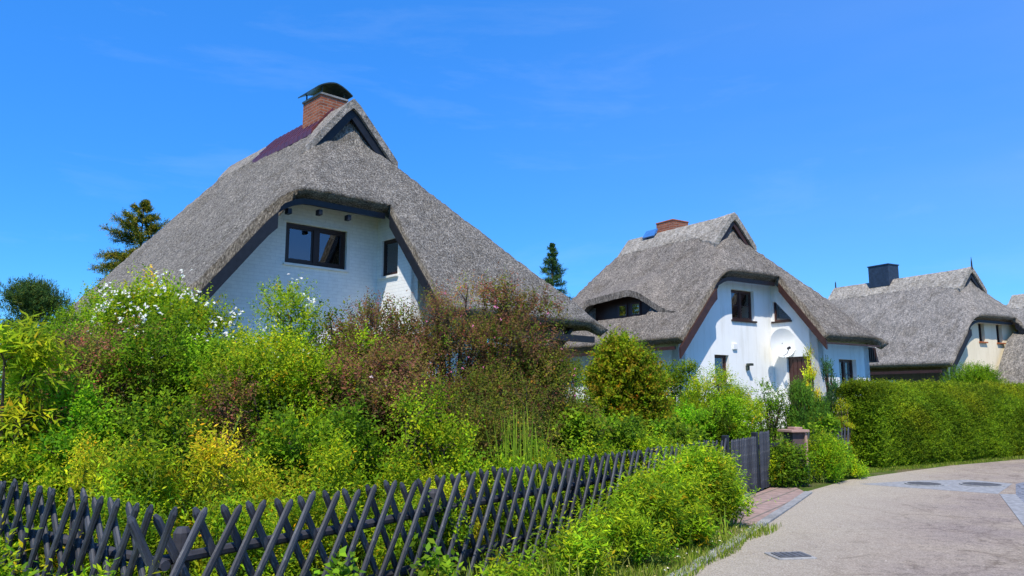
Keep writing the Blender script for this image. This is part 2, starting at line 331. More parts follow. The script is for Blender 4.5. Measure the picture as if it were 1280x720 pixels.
# concrete gutter band and cobbles
m = simple('grey_concrete_band', (.27, .27, .27), .9, .2, .3, 10, .01); M['band'] = m
tag(sheet('gutter_band', [(6.75, 15.15), (7.3, 14.6), (8.45, 13.6), (9.75, 15.2), (9.3, 15.9), (8.2, 15.75)], .009, m), kind='structure')
tag(sheet('gutter_strip', [(0.6, .1), (6.38, 9.72), (8.45, 13.55), (8.7, 13.5), (6.62, 9.6), (.85, 0)], .012, m), kind='structure')
m, t, p = base_mat('cobbles', .8, .25)
v = N(t, 'ShaderNodeTexVoronoi', feature='DISTANCE_TO_EDGE'); v.inputs['Scale'].default_value = 7; tcn = N(t, 'ShaderNodeTexCoord'); t.links.new(tcn.outputs['Object'], v.inputs['Vector'])
v2 = N(t, 'ShaderNodeTexVoronoi'); v2.inputs['Scale'].default_value = 7; t.links.new(tcn.outputs['Object'], v2.inputs['Vector'])
r = ramp(t, v.outputs['Distance'], [(0, (.45, .42, .38)), (.06, (1, 1, 1))]); rc = ramp(t, v2.outputs['Distance'], [(0, (.30, .31, .34)), (.5, (.19, .20, .23))])
t.links.new(mixc(t, rc.outputs[0], r.outputs[0], 1, 'MULTIPLY'), p.inputs['Base Color']); rr = ramp(t, v.outputs['Distance'], [(0, (0, 0, 0)), (.12, (1, 1, 1))]); bump(t, p, rr.outputs[0], .8, .02)
tag(sheet('cobbled_pavement', [(.85, 0), (6.62, 9.6), (8.7, 13.5), (9.78, 15.15), (11, 16.2), (16, 19), (30, 20), (20, 2), (12, -8), (0, -8)], .008, m), kind='structure')
def disc(name, lab, c, r, g):
    t_ = thing(name, lab, 'manhole cover', (*c, .009), 0, g)
    b = MB(); n = 28
    for (r0, r1, z0, z1, nm, mt) in ((r*.86, r, 0, .016, 'ring', M['kerb']), (0, r*.85, 0, .012, 'lid', M['iron'])):
        b = MB(); P = []
        for k in range(n):
            a = 2*math.pi*k/n; ca, sa = math.cos(a), math.sin(a)
            P += [(r0*ca, r0*sa, z1), (r1*ca, r1*sa, z1), (r1*ca, r1*sa, z0)]
        F = []
        for k in range(n):
            a, c2 = k*3, ((k+1) % n)*3
            F += [(a, a+1, c2+1, c2), (a+1, a+2, c2+2, c2+1)]
        b.add(P, F)
        if nm == 'lid':
            for i in range(-3, 4):
                w = math.sqrt(max(0, (r*.8)**2-(i*r*.22)**2)); b.box((0, i*r*.22, z1+.002), (2*w, r*.07, .006))
        b.build(nm, mt, t_)
disc('manhole_cover', 'round iron manhole cover in the grey band, left of the pair', (7.95, 15.05), .34, 'manhole covers in the grey band')
disc('manhole_cover', 'round iron manhole cover in the grey band, nearer the cobbles', (9.0, 14.95), .38, 'manhole covers in the grey band')
t_ = thing('drain_cover', 'small grey rectangular drain cover set in the sandy road', 'drain cover', (2.93, 8.33, .004), R(8))
b = MB(); b.box((0, 0, 0), (.42, .34, .03)); b.build('frame', M['kerb'], t_, bevel=.006)
b = MB(); b.box((0, -.02, .019), (.34, .22, .012)); 
for i in range(5): b.box((-.13+i*.065, -.02, .027), (.02, .2, .006))
b.build('lid', M['iron'], t_)

# ------------------------------------------------------------------ houses
def smin(a, b, k):
    h = np.maximum(k-np.abs(a-b), 0)/k; return np.minimum(a, b)-h*h*k*.25
class House:
    def __init__(s, name, label, loc, yaw, Zr, sL, sR, Zg, sH, Zh, a, zL, zF, Lr, YB, thatch, ridge, board, t=.34, seed=1, cat='house', k=.7):
        s.__dict__.update(locals()); s.o = thing(name, label, cat, (loc[0], loc[1], 0), R(yaw))
        s.WL = (Zr-zL)/sL; s.WR = (Zr-zF)/sR; s.yh = -(Zg-(Zh+.72*t))/sH-.0; s.yf = -(Zg-zF)/sH; s.sB = (Zr-zL)/(YB-Lr)
        s.xg = (Zr-Zg)/sR
    def z(s, x, y):
        x = np.asarray(x, float); y = np.asarray(y, float)
        l = s.Zr+s.sL*x; r = s.Zr-s.sR*x
        f = np.where(y < 0, s.Zg+s.sH*y, s.Zg+7*y); bk = s.Zr-s.sB*(y-s.Lr)
        m = smin(l, r, .25); front = smin(m, f, s.k); front = np.where(y < 0, front, np.minimum(smin(m, s.Zg+s.sH*0+7*y, s.k), 99))
        return smin(front, bk, .8)
    def grid(s, xs, ys, keep):
        X, Y = np.meshgrid(xs, ys); Z = s.z(X, Y)
        e = .02; gx_ = (s.z(X+e, Y)-s.z(X-e, Y))/(2*e); gy_ = (s.z(X, Y+e)-s.z(X, Y-e))/(2*e)
        gy_ = np.clip(gy_, -1.8, 1.8)
        n = np.stack([-gx_, -gy_, np.ones_like(Z)], -1); n /= np.linalg.norm(n, axis=-1, keepdims=True)
        rg = np.random.default_rng(s.seed)
        wob = rg.normal(0, .012, Z.shape)
        low = rg.normal(0, 1, (Z.shape[0]//8+3, Z.shape[1]//8+3))
        yi = np.arange(Z.shape[0])/8.; xi = np.arange(Z.shape[1])/8.
        y0 = yi.astype(int); x0 = xi.astype(int); fy = (yi-y0)[:, None]; fx = (xi-x0)[None]
        lo = (low[y0][:, x0]*(1-fy)*(1-fx)+low[y0+1][:, x0]*fy*(1-fx)+low[y0][:, x0+1]*(1-fy)*fx+low[y0+1][:, x0+1]*fy*fx)
        P = np.stack([X, Y, Z], -1)+n*(wob+lo*.016)[..., None]
        nh = n*np.array([1, 1, 0]); Q = P-n*s.t-nh*.16
        inset = np.where((np.abs(Y-s.yh) < .01) & (X <= s.a+.01), 1., 0.); Q[..., 1] += inset*.17
        inset = np.where((np.abs(X-s.a) < .01) & (Y <= s.yh+.01), 1., 0.); Q[..., 0] += inset*.14
        q = []; nx = len(xs); idx = np.arange(X.size).reshape(X.shape); nv = X.size
        K = keep((X[:-1, :-1]+X[1:, 1:])/2, (Y[:-1, :-1]+Y[1:, 1:])/2)
        for j, i in zip(*np.nonzero(K)):
            A, B, C, D = idx[j, i], idx[j, i+1], idx[j+1, i+1], idx[j+1, i]
            q.append((A, B, C, D)); q.append((A+nv, D+nv, C+nv, B+nv))
            if j == 0 or not K[j-1, i]: q.append((A, A+nv, B+nv, B))
            if j == K.shape[0]-1 or not K[j+1, i]: q.append((D, C, C+nv, D+nv))
            if i == 0 or not K[j, i-1]: q.append((A, D, D+nv, A+nv))
            if i == K.shape[1]-1 or not K[j, i+1]: q.append((B, B+nv, C+nv, C))
        V = np.concatenate([P.reshape(-1, 3), Q.reshape(-1, 3)]); q = np.array(q)
        u, inv = np.unique(q, return_inverse=True)
        return V[u], inv.reshape(q.shape)
    def roof(s, step=.11, hole=None):
        def ax(pts):
            out = []
            for a, b in zip(pts[:-1], pts[1:]): out += list(np.linspace(a, b, max(2, int(round((b-a)/step))+1))[:-1])
            return np.array(out+[pts[-1]])
        xs = ax([-s.WL, s.a, s.WR]); ys = ax([s.yf, s.yh, 0, .12, .24, s.YB]); ys = np.unique(np.round(ys, 4))
        V, q = s.grid(xs, ys, lambda X, Y: ((Y > s.yh) | (X > s.a)) & (True if hole is None else ~((X > hole[0]) & (X < hole[1]) & (Y > hole[2]) & (Y < hole[3]))))
        s.roof_o = np_mesh('roof', V, q, s.thatch, s.o, smooth=False)
        return s.roof_o
    def ridge_cap(s, y0, y1, w0, w1, th=.07, drop=.22):
        n = 60; m = 14; V = []; F = []; rg = random.Random(s.seed)
        rows = []
        for j in range(n+1):
            u = j/n; y = y0+(y1-y0)*u; w = w1+(w0-w1)*max(0, 1-(y-y0)/1.2)
            wl = w*(1+rg.uniform(-.05, .05)); wr = w*(1+rg.uniform(-.05, .05)); row = []
            for i in range(m+1):
                v = i/m*2-1; x = v*(wl if v < 0 else wr)
                z = float(smin(s.Zr+s.sL*x, s.Zr-s.sR*x, .25))+th*(1-.5*abs(v)**3)+rg.uniform(-.006, .006)
                # frontal gather rises a touch
                row.append((x, y, z+.05*max(0, 1-(y-y0)/.8)))
            rows.append(row)
        for r_ in rows: V += r_
        for r_ in rows: V += [(x, y, z-drop) for x, y, z in r_]
        k = m+1; nv = (n+1)*k
        for j in range(n):
            for i in range(m):
                a = j*k+i; F += [(a, a+1, a+1+k, a+k), (nv+a, nv+a+k, nv+a+1+k, nv+a+1)]
            F += [(j*k, j*k+k, nv+j*k+k, nv+j*k), (j*k+m, nv+j*k+m, nv+j*k+m+k, j*k+m+k)]
        for i in range(m): F += [(i, nv+i, nv+i+1, i+1), (n*k+i, n*k+i+1, nv+n*k+i+1, nv+n*k+i)]
        b = MB(); b.add(V, F); return b.build('ridge_cap', s.ridge, s.o)
    def barge(s, y0, w=.09, h=.30, xgl=None):
        """boards on the owl-hole gablet"""
        for sd_, sl in ((-1, s.sL), (1, s.sR)):
            b = MB(); xg = (s.Zr-s.Zg)/sl*1.12
            P = [(0, s.Zr-.12), (sd_*xg, s.Zr-.12-sl*xg), (sd_*(xg-.02), s.Zr-.12-sl*xg-h*1.25), (0, s.Zr-.12-h*1.35)]
            V = [(x, y, z) for y in (y0, y0+w) for x, z in P]
            f = [(0, 1, 2, 3), (7, 6, 5, 4), (0, 4, 5, 1), (1, 5, 6, 2), (2, 6, 7, 3), (3, 7, 4, 0)]
            b.add(V, f); b.build('bargeboard', s.board, s.o)
    def verge(s, h=.24, w=.07, extra=.0):
        """boards along the cut edges below the hood: left verge, hood, right verge"""
        def under(x, y, d): return float(s.z(x, y))-d
        xl = -(s.Zr-s.Zh)/s.sL
        # left verge
        b = MB(); n = 12; y = s.yh+.06
        xs = np.linspace(-s.WL+.05, xl-.05, n); P = []
        for x in xs:
            zt = under(x, y, s.t*1.42); P.append((x, zt))
        for (x0, z0), (x1, z1) in zip(P[:-1], P[1:]):
            b.add([(x0, y, z0), (x1, y, z1), (x1, y, z1-h*1.5), (x0, y, z0-h*1.5), (x0, y+w, z0), (x1, y+w, z1), (x1, y+w, z1-h*1.5), (x0, y+w, z0-h*1.5)],
                  [(0, 3, 2, 1), (4, 5, 6, 7), (0, 1, 5, 4), (3, 7, 6, 2), (0, 4, 7, 3), (1, 2, 6, 5)])
        b.build('verge_board', s.board, s.o)
        # hood board
        b = MB(); xs = np.linspace(xl-.05, s.a-.02, 14); P = [(x, under(x, y, s.t*1.05)) for x in xs]
        for (x0, z0), (x1, z1) in zip(P[:-1], P[1:]):
            yy = y+.12
            b.add([(x0, yy, z0), (x1, yy, z1), (x1, yy, z1-h*.55), (x0, yy, z0-h*.55), (x0, yy+w, z0), (x1, yy+w, z1), (x1, yy+w, z1-h*.55), (x0, yy+w, z0-h*.55)],
                  [(0, 3, 2, 1), (4, 5, 6, 7), (0, 1, 5, 4), (3, 7, 6, 2), (0, 4, 7, 3), (1, 2, 6, 5)])
        b.build('hood_board', s.board, s.o)
        # right verge (runs forward in y at x = a)
        b = MB(); ys = np.linspace(s.yf+.12, s.yh+.1, 10); x = s.a+.05; P = [(yv, under(s.a+.02, yv, s.t*1.35)) for yv in ys]
        for (y0, z0), (y1, z1) in zip(P[:-1], P[1:]):
            b.add([(x, y0, z0), (x, y1, z1), (x, y1, z1-h*1.3), (x, y0, z0-h*1.3), (x+w, y0, z0), (x+w, y1, z1), (x+w, y1, z1-h*1.3), (x+w, y0, z0-h*1.3)],
                  [(0, 1, 2, 3), (4, 7, 6, 5), (0, 4, 5, 1), (3, 2, 6, 7), (0, 3, 7, 4), (1, 5, 6, 2)])
        b.build('verge_board', s.board, s.o)
    def wall(s, mb, o, u, n, rng, z0, top, opens=(), th=.28, step=.35):
        """wall on plane through o; u = unit run direction, n = outward normal"""
        o = Vector(o); u = Vector(u); n = Vector(n); Zv = Vector((0, 0, 1))
        bp = set(np.round(np.arange(rng[0], rng[1], step), 3)) | {rng[0], rng[1]}
        for a_, b_, c_, d_ in opens: bp |= {a_, b_}
        bp = sorted(bp); P = lambda uu, dd, zz: tuple(o+u*uu-n*dd+Zv*zz)
        for a_, b_ in zip(bp[:-1], bp[1:]):
            if b_-a_ < 1e-4: continue
            ta, tb = top(a_), top(b_); segs = [(z0, z0)]; cuts = sorted([(c, d) for (x0, x1, c, d) in opens if x0 <= a_+1e-6 and x1 >= b_-1e-6])
            zc = z0
            for c, d in cuts:
                for dd in (0, th): mb.add([P(a_, dd, zc), P(b_, dd, zc), P(b_, dd, c), P(a_, dd, c)], [(0, 1, 2, 3)])
                mb.add([P(a_, 0, c), P(b_, 0, c), P(b_, th, c), P(a_, th, c)], [(0, 1, 2, 3)])
                mb.add([P(a_, 0, d), P(b_, 0, d), P(b_, th, d), P(a_, th, d)], [(3, 2, 1, 0)]); zc = d
            for dd in (0, th): mb.add([P(a_, dd, zc), P(b_, dd, zc), P(b_, dd, tb), P(a_, dd, ta)], [(0, 1, 2, 3)])
            mb.add([P(a_, 0, ta), P(b_, 0, tb), P(b_, th, tb), P(a_, th, ta)], [(0, 1, 2, 3)])
        for a_, b_, c_, d_ in opens:
            for e in (a_, b_): mb.add([P(e, 0, c_), P(e, th, c_), P(e, th, d_), P(e, 0, d_)], [(0, 1, 2, 3)])
        for e in (rng[0], rng[1]): mb.add([P(e, 0, z0), P(e, th, z0), P(e, th, top(e)), P(e, 0, top(e))], [(0, 1, 2, 3)])
    def window(s, o, u, n, op, frame, sill=None, depth=.11, fw=.065, casements=2, bars=0, curtains=True, net=False, sillmat=None, parent=None, name='window', sill_w=.06):
        o = Vector(o); u = Vector(u); n = Vector(n); Zv = Vector((0, 0, 1)); x0, x1, z0, z1 = op
        b = MB(); B = lambda mb, ua, ub, za, zb, d0, d1: mb.boxax(o, u, -n, Zv, (ua, ub), (d0, d1), (za, zb))
        e = .004; x0 += e; x1 -= e; z0 += e; z1 -= e
        B(b, x0, x1, z0, z0+fw, depth, depth+.07); B(b, x0, x1, z1-fw, z1, depth, depth+.07)
        B(b, x0, x0+fw, z0+fw, z1-fw, depth, depth+.07); B(b, x1-fw, x1, z0+fw, z1-fw, depth, depth+.07)
        wd = (x1-x0)/casements
        for c in range(casements):
            if c: B(b, x0+c*wd-fw*.8, x0+c*wd+fw*.8, z0+fw, z1-fw, depth-.012, depth+.068)
            ca = x0+c*wd+(fw if c == 0 else fw*.8); cb = x0+(c+1)*wd-(fw if c == casements-1 else fw*.8)
            sw = fw*.55
            B(b, ca, cb, z0+fw, z0+fw+sw, depth+.015, depth+.05); B(b, ca, cb, z1-fw-sw, z1-fw, depth+.015, depth+.05)
            B(b, ca, ca+sw, z0+fw+sw, z1-fw-sw, depth+.015, depth+.05); B(b, cb-sw, cb, z0+fw+sw, z1-fw-sw, depth+.015, depth+.05)
            for k in range(bars):
                zz = z0+(z1-z0)*(k+1)/(bars+1); B(b, ca+sw, cb-sw, zz-.013, zz+.013, depth+.018, depth+.045)
        w = b.build(name, frame, parent or s.o)
        g = MB(); B(g, x0+fw, x1-fw, z0+fw, z1-fw, depth+.03, depth+.038); g.build('pane', M['glass'], w)
        if sill is not None:
            g = MB(); g.boxax(o, u, n, Zv, (x0-.05, x1+.05), (-depth, sill_w), (z0-.065, z0-.008)); g.build('sill', sill, w, bevel=.006)
        g = MB(); g.boxax(o, u, -n, Zv, (x0-.02, x1+.02), (.45, .47), (z0-.05, z1+.05)); g.boxax(o, u, -n, Zv, (x0-.05, x0-.03), (depth+.2, .47), (z0-.05, z1+.05)); g.boxax(o, u, -n, Zv, (x1+.03, x1+.05), (depth+.2, .47), (z0-.05, z1+.05)); g.build('dark_backing', M['room_dark'], w)  # dark panels close behind the glass, room darkness put into their colour
        if curtains:
            g = MB(); nn = int((x1-x0)/.03); pts = []
            for k in range(nn+1):
                uu = x0+fw+(x1-x0-2*fw)*k/nn; dd = depth+.16+.025*math.sin(k*1.1); pts.append((uu, dd))
            mid = (x0+x1)/2
            for k in range(nn):
                (ua, da), (ub, db) = pts[k], pts[k+1]
                cxx = abs((ua-mid)/(x1-x0))*2
                zlo = z0+.03 if cxx > .45 or net else z1-.30*(z1-z0)
                V = [o+u*ua-n*da+Zv*zlo, o+u*ub-n*db+Zv*zlo, o+u*ub-n*db+Zv*(z1-.02), o+u*ua-n*da+Zv*(z1-.02)]
                g.add(V, [(0, 1, 2, 3)])
            g.build('curtain', M['curtain'], w)
        return w

UX, UY, UZ = (1, 0, 0), (0, 1, 0), (0, 0, 1)
NX, NY = (-1, 0, 0), (0, -1, 0)

# ---- house 1 (large, near)
h = House('thatched_house', 'largest and nearest thatched house with brick chimney and white brick gable behind garden shrubs', (-4.2, 19), 42.95,
          9.34, 1.25, 1.03, 8.2, 1.18, 6.12, .2, 3.3, 3.6, 7.41, 11.1, M['thatch'], M['ridge1'], M['board_blue'], seed=2, t=.24)
h.roof(); h.ridge_cap(-.12, 7.5, h.xg*1.22, .5, .07, .26); h.barge(-.04, .1, .26); h.verge()
fy = -.4; rx = .64; fr = -2.2
def topf(hh, y_or_x, along, d=.40):
    if along == 'x': return lambda u: float(hh.z(u, y_or_x))-d
    return lambda u: float(hh.z(y_or_x, u))-d
wb = MB(); xl = -h.WL+.75
op1 = (-1.87, -.25, 4.79, 5.76)
h.wall(wb, (0, fy, 0), UX, NY, (xl, rx), 0, lambda u: min(float(h.z(u, fy)), h.Zh+.55)-.40, [op1])
op2 = (.62, 1.34, 4.68, 5.62)   # along -y from the facade on the return wall (u = -y)
h.wall(wb, (rx, 0, 0), NY, NX, (-fy, -fr), 0, lambda u: float(h.z(rx+.15, -u))-.36, [op2])
h.wall(wb, (0, fr, 0), UX, NY, (rx, 2.3), 0, lambda u: float(h.z(u, fr))-.40, [])
h.wall(wb, (0, -1.3, 0), UX, NY, (2.3, 3.6), 0, lambda u: float(h.z(u, -1.3))-.45, [])
h.wall(wb, (3.6, 0, 0), UY, (1, 0, 0), (-1.3, 9), 0, lambda u: float(h.z(3.6, u))-.45, [])
h.wall(wb, (2.3, 0, 0), UY, (1, 0, 0), (fr, -1.0), 0, lambda u: min(float(h.z(2.3, u)), 9)-.42, [])
h.wall(wb, (xl, 0, 0), NY, NX, (-10.6, -fy), 0, lambda u: float(h.z(xl, -u))-.42, [])
h.wall(wb, (0, 10.3, 0), UX, UY, (xl, 4.2), 0, lambda u: float(h.z(u, 10.3))-.42, [])
wb.build('wall', M['white_brick'], h.o)
h.window((0, fy, 0), UX, NY, op1, M['frame_brown'], M['white_paint'], depth=.06, fw=.08, net=True)
h.window((rx, 0, 0), NY, NX, op2, M['frame_brown'], M['white_paint'], depth=.06, fw=.06, casements=1, net=True)
# reveal casing round big window (white raised band)
b = MB()
for (ua, ub, za, zb) in ((op1[0]-.07, op1[1]+.09, op1[3], op1[3]+.06), (op1[1], op1[1]+.09, op1[2]-.06, op1[3])):
    b.boxax((0, fy, 0), UX, NY, UZ, (ua, ub), (0, .018), (za, zb))
b.build('window_surround', M['white_paint'], h.o)
# rafter feet under hood
for x in (-2.3, -1.55, -.8):
    b = MB(); z0 = float(h.z(x, h.yh))-.50; b.box((x, h.yh+.26, z0+.06), (.09, .16, .12)); b.build('rafter_end', M['board_blue'], h.o)
# porch: post with braces, beams
px_, py_ = 4.25, -3.35; zt = float(h.z(4.2, -3.4))-.42
b = MB(); b.box((px_, py_, (zt-.1)/2), (.17, .17, zt-.1)); pst = b.build('porch_post', M['board_black'], h.o, bevel=.012)
for (dx, dy) in ((.62, 0), (-.62, 0), (0, .6)):
    b = MB(); b.beam((px_, py_, zt-.85), (px_+dx, py_+dy, zt-.12), .11, .13, (0, 1, .01) if dx else (1, 0, .01)); b.build('brace', M['board_black'], pst)
b = MB(); b.box((3.6, py_, zt-.02), (2.9, .17, .2)); b.box((px_+.05, -1.0, zt-.02), (.17, 4.5, .18)); b.build('porch_beam', M['board_black'], h.o)
b = MB(); b.box((2.9, h.yf+.16, h.zF-.44), (4.5, .1, .16)); b.build('fascia', M['board_black'], h.o)
# chimney
chx, chy = .05, 1.5; zb, ztp = 8.6, 9.76
b = MB(); b.box((chx, chy, (zb+ztp)/2), (.80, .98, ztp-zb)); ch = b.build('chimney', M['brick'], h.o)
b = MB(); b.box((chx, chy, ztp+.03), (.86, 1.04, .06)); b.build('capstone', M['kerb'], ch, bevel=.01)
for (sx_, sy_) in ((-.34, -.42), (.34, -.42), (-.34, .42), (.34, .42)):
    b = MB(); b.box((chx+sx_, chy+sy_, ztp+.15), (.03, .03, .22)); b.build('bracket', M['metal_dark'], ch)
b = MB(); n = 14    # curved sheet cowl, arching across the ridge with a sharp crest
for sgn in (0,):
    P = []
    for k in range(n+1):
        v = -1+2*k/n; zz = ztp+.19+.22*(1-abs(v)**1.7); P.append((v*.64, zz))
    V = []; F = []
    for yy in (chy-.58, chy+.58):
        V += [(chx+y2*.82, yy, z) for y2, z in P]; V += [(chx+y2*.82, yy, z-.035) for y2, z in P]
    k = n+1
    for i in range(n):
        F += [(i, i+1, 2*k+i+1, 2*k+i), (k+i, 3*k+i, 3*k+i+1, k+i+1), (i, k+i, k+i+1, i+1), (2*k+i, 2*k+i+1, 3*k+i+1, 3*k+i)]
    F += [(0, 2*k, 3*k, k), (n, k+n, 3*k+n, 2*k+n)]
    b.add(V, F)
b.build('cowl', M['metal_dark'], ch)
# dark red tiled flashing on the left slope by the chimney
b = MB(); rows = 3; cols = 14; y0, y1 = .9, 4.5
for r_ in range(rows):
    for c in range(cols):
        xa = -(r_*.20)-.02; xb_ = xa-.225; ya = y0+(y1-y0)*c/cols; yb_ = ya+(y1-y0)/cols-.015
        za = h.Zr+h.sL*xa+.13; zb_ = h.Zr+h.sL*xb_+.165
        za -= .012*0; b.add([(xa, ya, za), (xb_, ya, zb_), (xb_, yb_, zb_-.02), (xa, yb_, za-.02), (xa, ya, za-.1), (xb_, ya, zb_-.16), (xb_, yb_, zb_-.16), (xa, yb_, za-.1)],
              [(0, 3, 2, 1), (1, 2, 6, 5), (0, 1, 5, 4), (3, 7, 6, 2), (0, 4, 7, 3)])
b.build('tile_flashing', M['tile'], h.o)
H1 = h

# ---- house 2 (middle)
HOLE = (-2.97, -2.35, 1.15, 4.2)
h = House('thatched_house', 'middle thatched house with white plaster walls, satellite dish and arched dormer in its brown-grey roof', (7.42, 25), 33.74,
          7.8, 1.16, 1.01, 6.96, 1.22, 5.43, .85, 3.4, 3.6, 4.96, 7.9, M['thatch2'], M['ridge'], M['board_brown'], seed=5, t=.24)
h.roof(hole=HOLE); h.ridge_cap(-.10, 5.05, h.xg*1.25, .62, .06, .26); h.barge(-.03, .09, .2); h.verge(h=.22)
fy = -.48; rx = 1.18; fr = -2.15
wb = MB(); xl = -h.WL+.55
op1 = (-.79, .32, 4.15, 5.13); opd = (-1.68, -1.02, 2.1, 3.0)
h.wall(wb, (0, fy, 0), UX, NY, (xl, rx), 0, lambda u: min(float(h.z(u, fy)), h.Zh+.42)-.40, [op1, opd])
# return wall with a sloping topped window: rectangular opening, topped with infill
opt = (-fy+.06, -fy+.74, 4.18, 4.84)
opdoor = (.98, 1.85, 1.0, 2.98)
h.wall(wb, (rx, 0, 0), NY, NX, (-fy, -fr), 0, lambda u: float(h.z(rx+.1, -u))-.34, [opt, opdoor])
opr = (2.25, 3.2, 1.95, 2.9)
h.wall(wb, (0, fr, 0), UX, NY, (rx, 3.95), 0, lambda u: float(h.z(u, fr))-.34, [opr])
h.wall(wb, (3.95, 0, 0), UY, (1, 0, 0), (fr, 6.8), 0, lambda u: float(h.z(3.95, u))-.34, [])
h.wall(wb, (xl, 0, 0), NY, NX, (-6.6, -fy), 0, lambda u: float(h.z(xl, -u))-.42, [])
h.wall(wb, (0, 6.8, 0), UX, UY, (xl, 4.0), 0, lambda u: float(h.z(u, 6.8))-.42, [])
wb.build('wall', M['plaster'], h.o)
h.window((0, fy, 0), UX, NY, op1, M['frame_red'], M['frame_brown'], depth=.12, fw=.06, bars=1)
h.window((0, fy, 0), UX, NY, opd, M['frame_red'], M['frame_brown'], depth=.12, fw=.06, casements=1, bars=1)
h.window((0, fr, 0), UX, NY, opr, M['frame_red'], M['frame_brown'], depth=.14, fw=.06, bars=1)
# triangular window: infill follows the verge
b = MB(); u0, u1, z0, z1 = opt
for d0 in (0,):
    V = [(rx-.0, -u0-.10, z1+.001), (rx, -u1, z1+.001), (rx, -u1, z0+.06)]
    V2 = [(x+.2, y, z) for x, y, z in V]
    b.add(V+V2, [(0, 2, 1), (3, 4, 5), (0, 3, 5, 2)])
tri_fill = b.build('window_gusset', M['plaster'], h.o)
b = MB(); dpt = .07
tri = [(-u0-.004, z0+.004), (-u1+.004, z0+.004), (-u1+.004, z0+.10), (-u0-.10, z1-.02), (-u0-.004, z1-.02)]
cx_ = sum(p_[0] for p_ in tri)/5; cz_ = sum(p_[1] for p_ in tri)/5
for i in range(5):
    (ya, za), (yb_, zb_) = tri[i], tri[(i+1) % 5]
    ia = (ya+(cx_-ya)*.16, za+(cz_-za)*.16); ib = (yb_+(cx_-yb_)*.16, zb_+(cz_-zb_)*.16)
    b.add([(rx+dpt, ya, za), (rx+dpt, yb_, zb_), (rx+dpt, *ib), (rx+dpt, *ia), (rx+dpt+.06, ya, za), (rx+dpt+.06, yb_, zb_), (rx+dpt+.06, *ib), (rx+dpt+.06, *ia)],
          [(0, 1, 2, 3), (0, 4, 5, 1), (2, 6, 7, 3)])
w = b.build('window', M['frame_red'], h.o)
b = MB(); b.add([(rx+dpt+.03, *p_) for p_ in tri], [(0, 1, 2, 3, 4)]); b.build('pane', M['glass'], w)
b = MB(); b.boxax((rx, 0, 0), NY, NX, UZ, (u0-.04, u1+.04), (-.07, .06), (z0-.06, z0-.005)); b.build('sill', M['frame_brown'], w)
# terrace door
b = MB(); b.boxax((rx, 0, 0), NY, NX, UZ, (opdoor[0]+.01, opdoor[1]-.01), (-.16, -.09), (opdoor[2], opdoor[3]-.01))
for k in range(5): b.boxax((rx, 0, 0), NY, NX, UZ, (opdoor[0]+.06+k*.16, opdoor[0]+.17+k*.16), (-.088, -.075), (opdoor[2]+.05, opdoor[3]-.08))
dr = b.build('door', M['frame_red'], h.o)
b = MB(); b.box((rx-.0+.06, -opdoor[0]-.10, 1.95), (.05, .12, .03)); b.build('handle', M['dish'], dr)
b = MB(); b.box((2.35, h.yf+.14, h.zF-.26), (2.9, .06, .05)); b.build('fascia', M['board_brown'], h.o)
b = MB(); b.box((-h.WL+.12, 3.0, h.zL-.28), (.08, 7.5, .10)); b.build('fascia', M['board_brown'], h.o)
# dark boarded cheek at the right end of the eave
b = MB(); V = [(3.97, -2.1, 3.36), (4.42, -2.1, 3.36), (4.62, -2.1, 2.86), (3.97, -2.1, 2.84)]
V2 = [(x, y+2.2, z) for x, y, z in V]; b.add(V+V2, [(3, 2, 1, 0), (4, 5, 6, 7), (0, 1, 5, 4), (1, 2, 6, 5), (2, 3, 7, 6), (3, 0, 4, 7)])
for x in (4.07, 4.19, 4.31, 4.43): b.box((x, -2.11, 3.1), (.012, .03, .46))
b.build('boarded_cheek', M['frame_brown'], h.o)
# wall lamp (two white bowls)
b = MB(); b.box((-.20, fy-.05, 2.62), (.10, .10, .16)); b.box((-.2, fy-.14, 2.72), (.14, .2, .08)); b.build('wall_lamp', M['metal_dark'], h.o, bevel=.02)
b = MB(); b.box((-.75, fy-.03, 3.28), (.2, .06, .2)); b.build('vent_cover', M['dish'], h.o, bevel=.02)
# chimney + blue panel
b = MB(); b.box((.45, 3.2, 7.6), (.8, .85, 1.1)); ch = b.build('chimney', M['brick'], h.o)
b = MB(); b.box((.45, 3.2, 8.17), (.84, .89, .05)); b.build('capstone', M['brick_sill'], ch, bevel=.01)
b = MB(); b.beam((-.05, 3.75, 7.93), (-.28, 3.75, 7.64), .6, .05, (0, 0, 1)); b.build('skylight', M['blue_panel'], h.o)
# eyebrow dormer on the left slope
n1_, n2_ = 50, 26; yc_, half = 2.3, 2.55; xo, xi_ = -3.02, -.8
V = []; F = []
def brow(y):
    ss = lambda t: (lambda q: q*q*(3-2*q))(min(1, max(0, t)))
    return ss((4.85-y)/.8)*ss((y+.25)/2.3)*(1-.07*max(0, y-2.2))
for j in range(n1_+1):
    y = yc_-half+2*half*j/n1_
    for i in range(n2_+1):
        x = xo+(xi_-xo)*i/n2_
        base = float(h.z(x, y)); e = brow(y); topz = h.Zr+h.sL*xo+.92*e+(x-xo)*.50
        z = float(-smin(np.array(-(base-.06)), np.array(-topz), .10))
        z = z + random.Random(j*99+i).uniform(-.008, .008)
        V.append((x, y, z))
k = n2_+1; nv = len(V)
V += [(x+.03, y, max(z-.22, float(h.z(x, y))-.10)) for x, y, z in V]
for j in range(n1_):
    for i in range(n2_):
        a = j*k+i; F += [(a, a+1, a+1+k, a+k), (nv+a, nv+a+k, nv+a+1+k, nv+a+1)]
    F += [(j*k, j*k+k, nv+j*k+k, nv+j*k)]
b = MB(); b.add(V, F); dm = b.build('dormer', M['thatch2'], h.o)
xw = xo+.5; zfl = h.Zr+h.sL*xo-.03
b = MB()
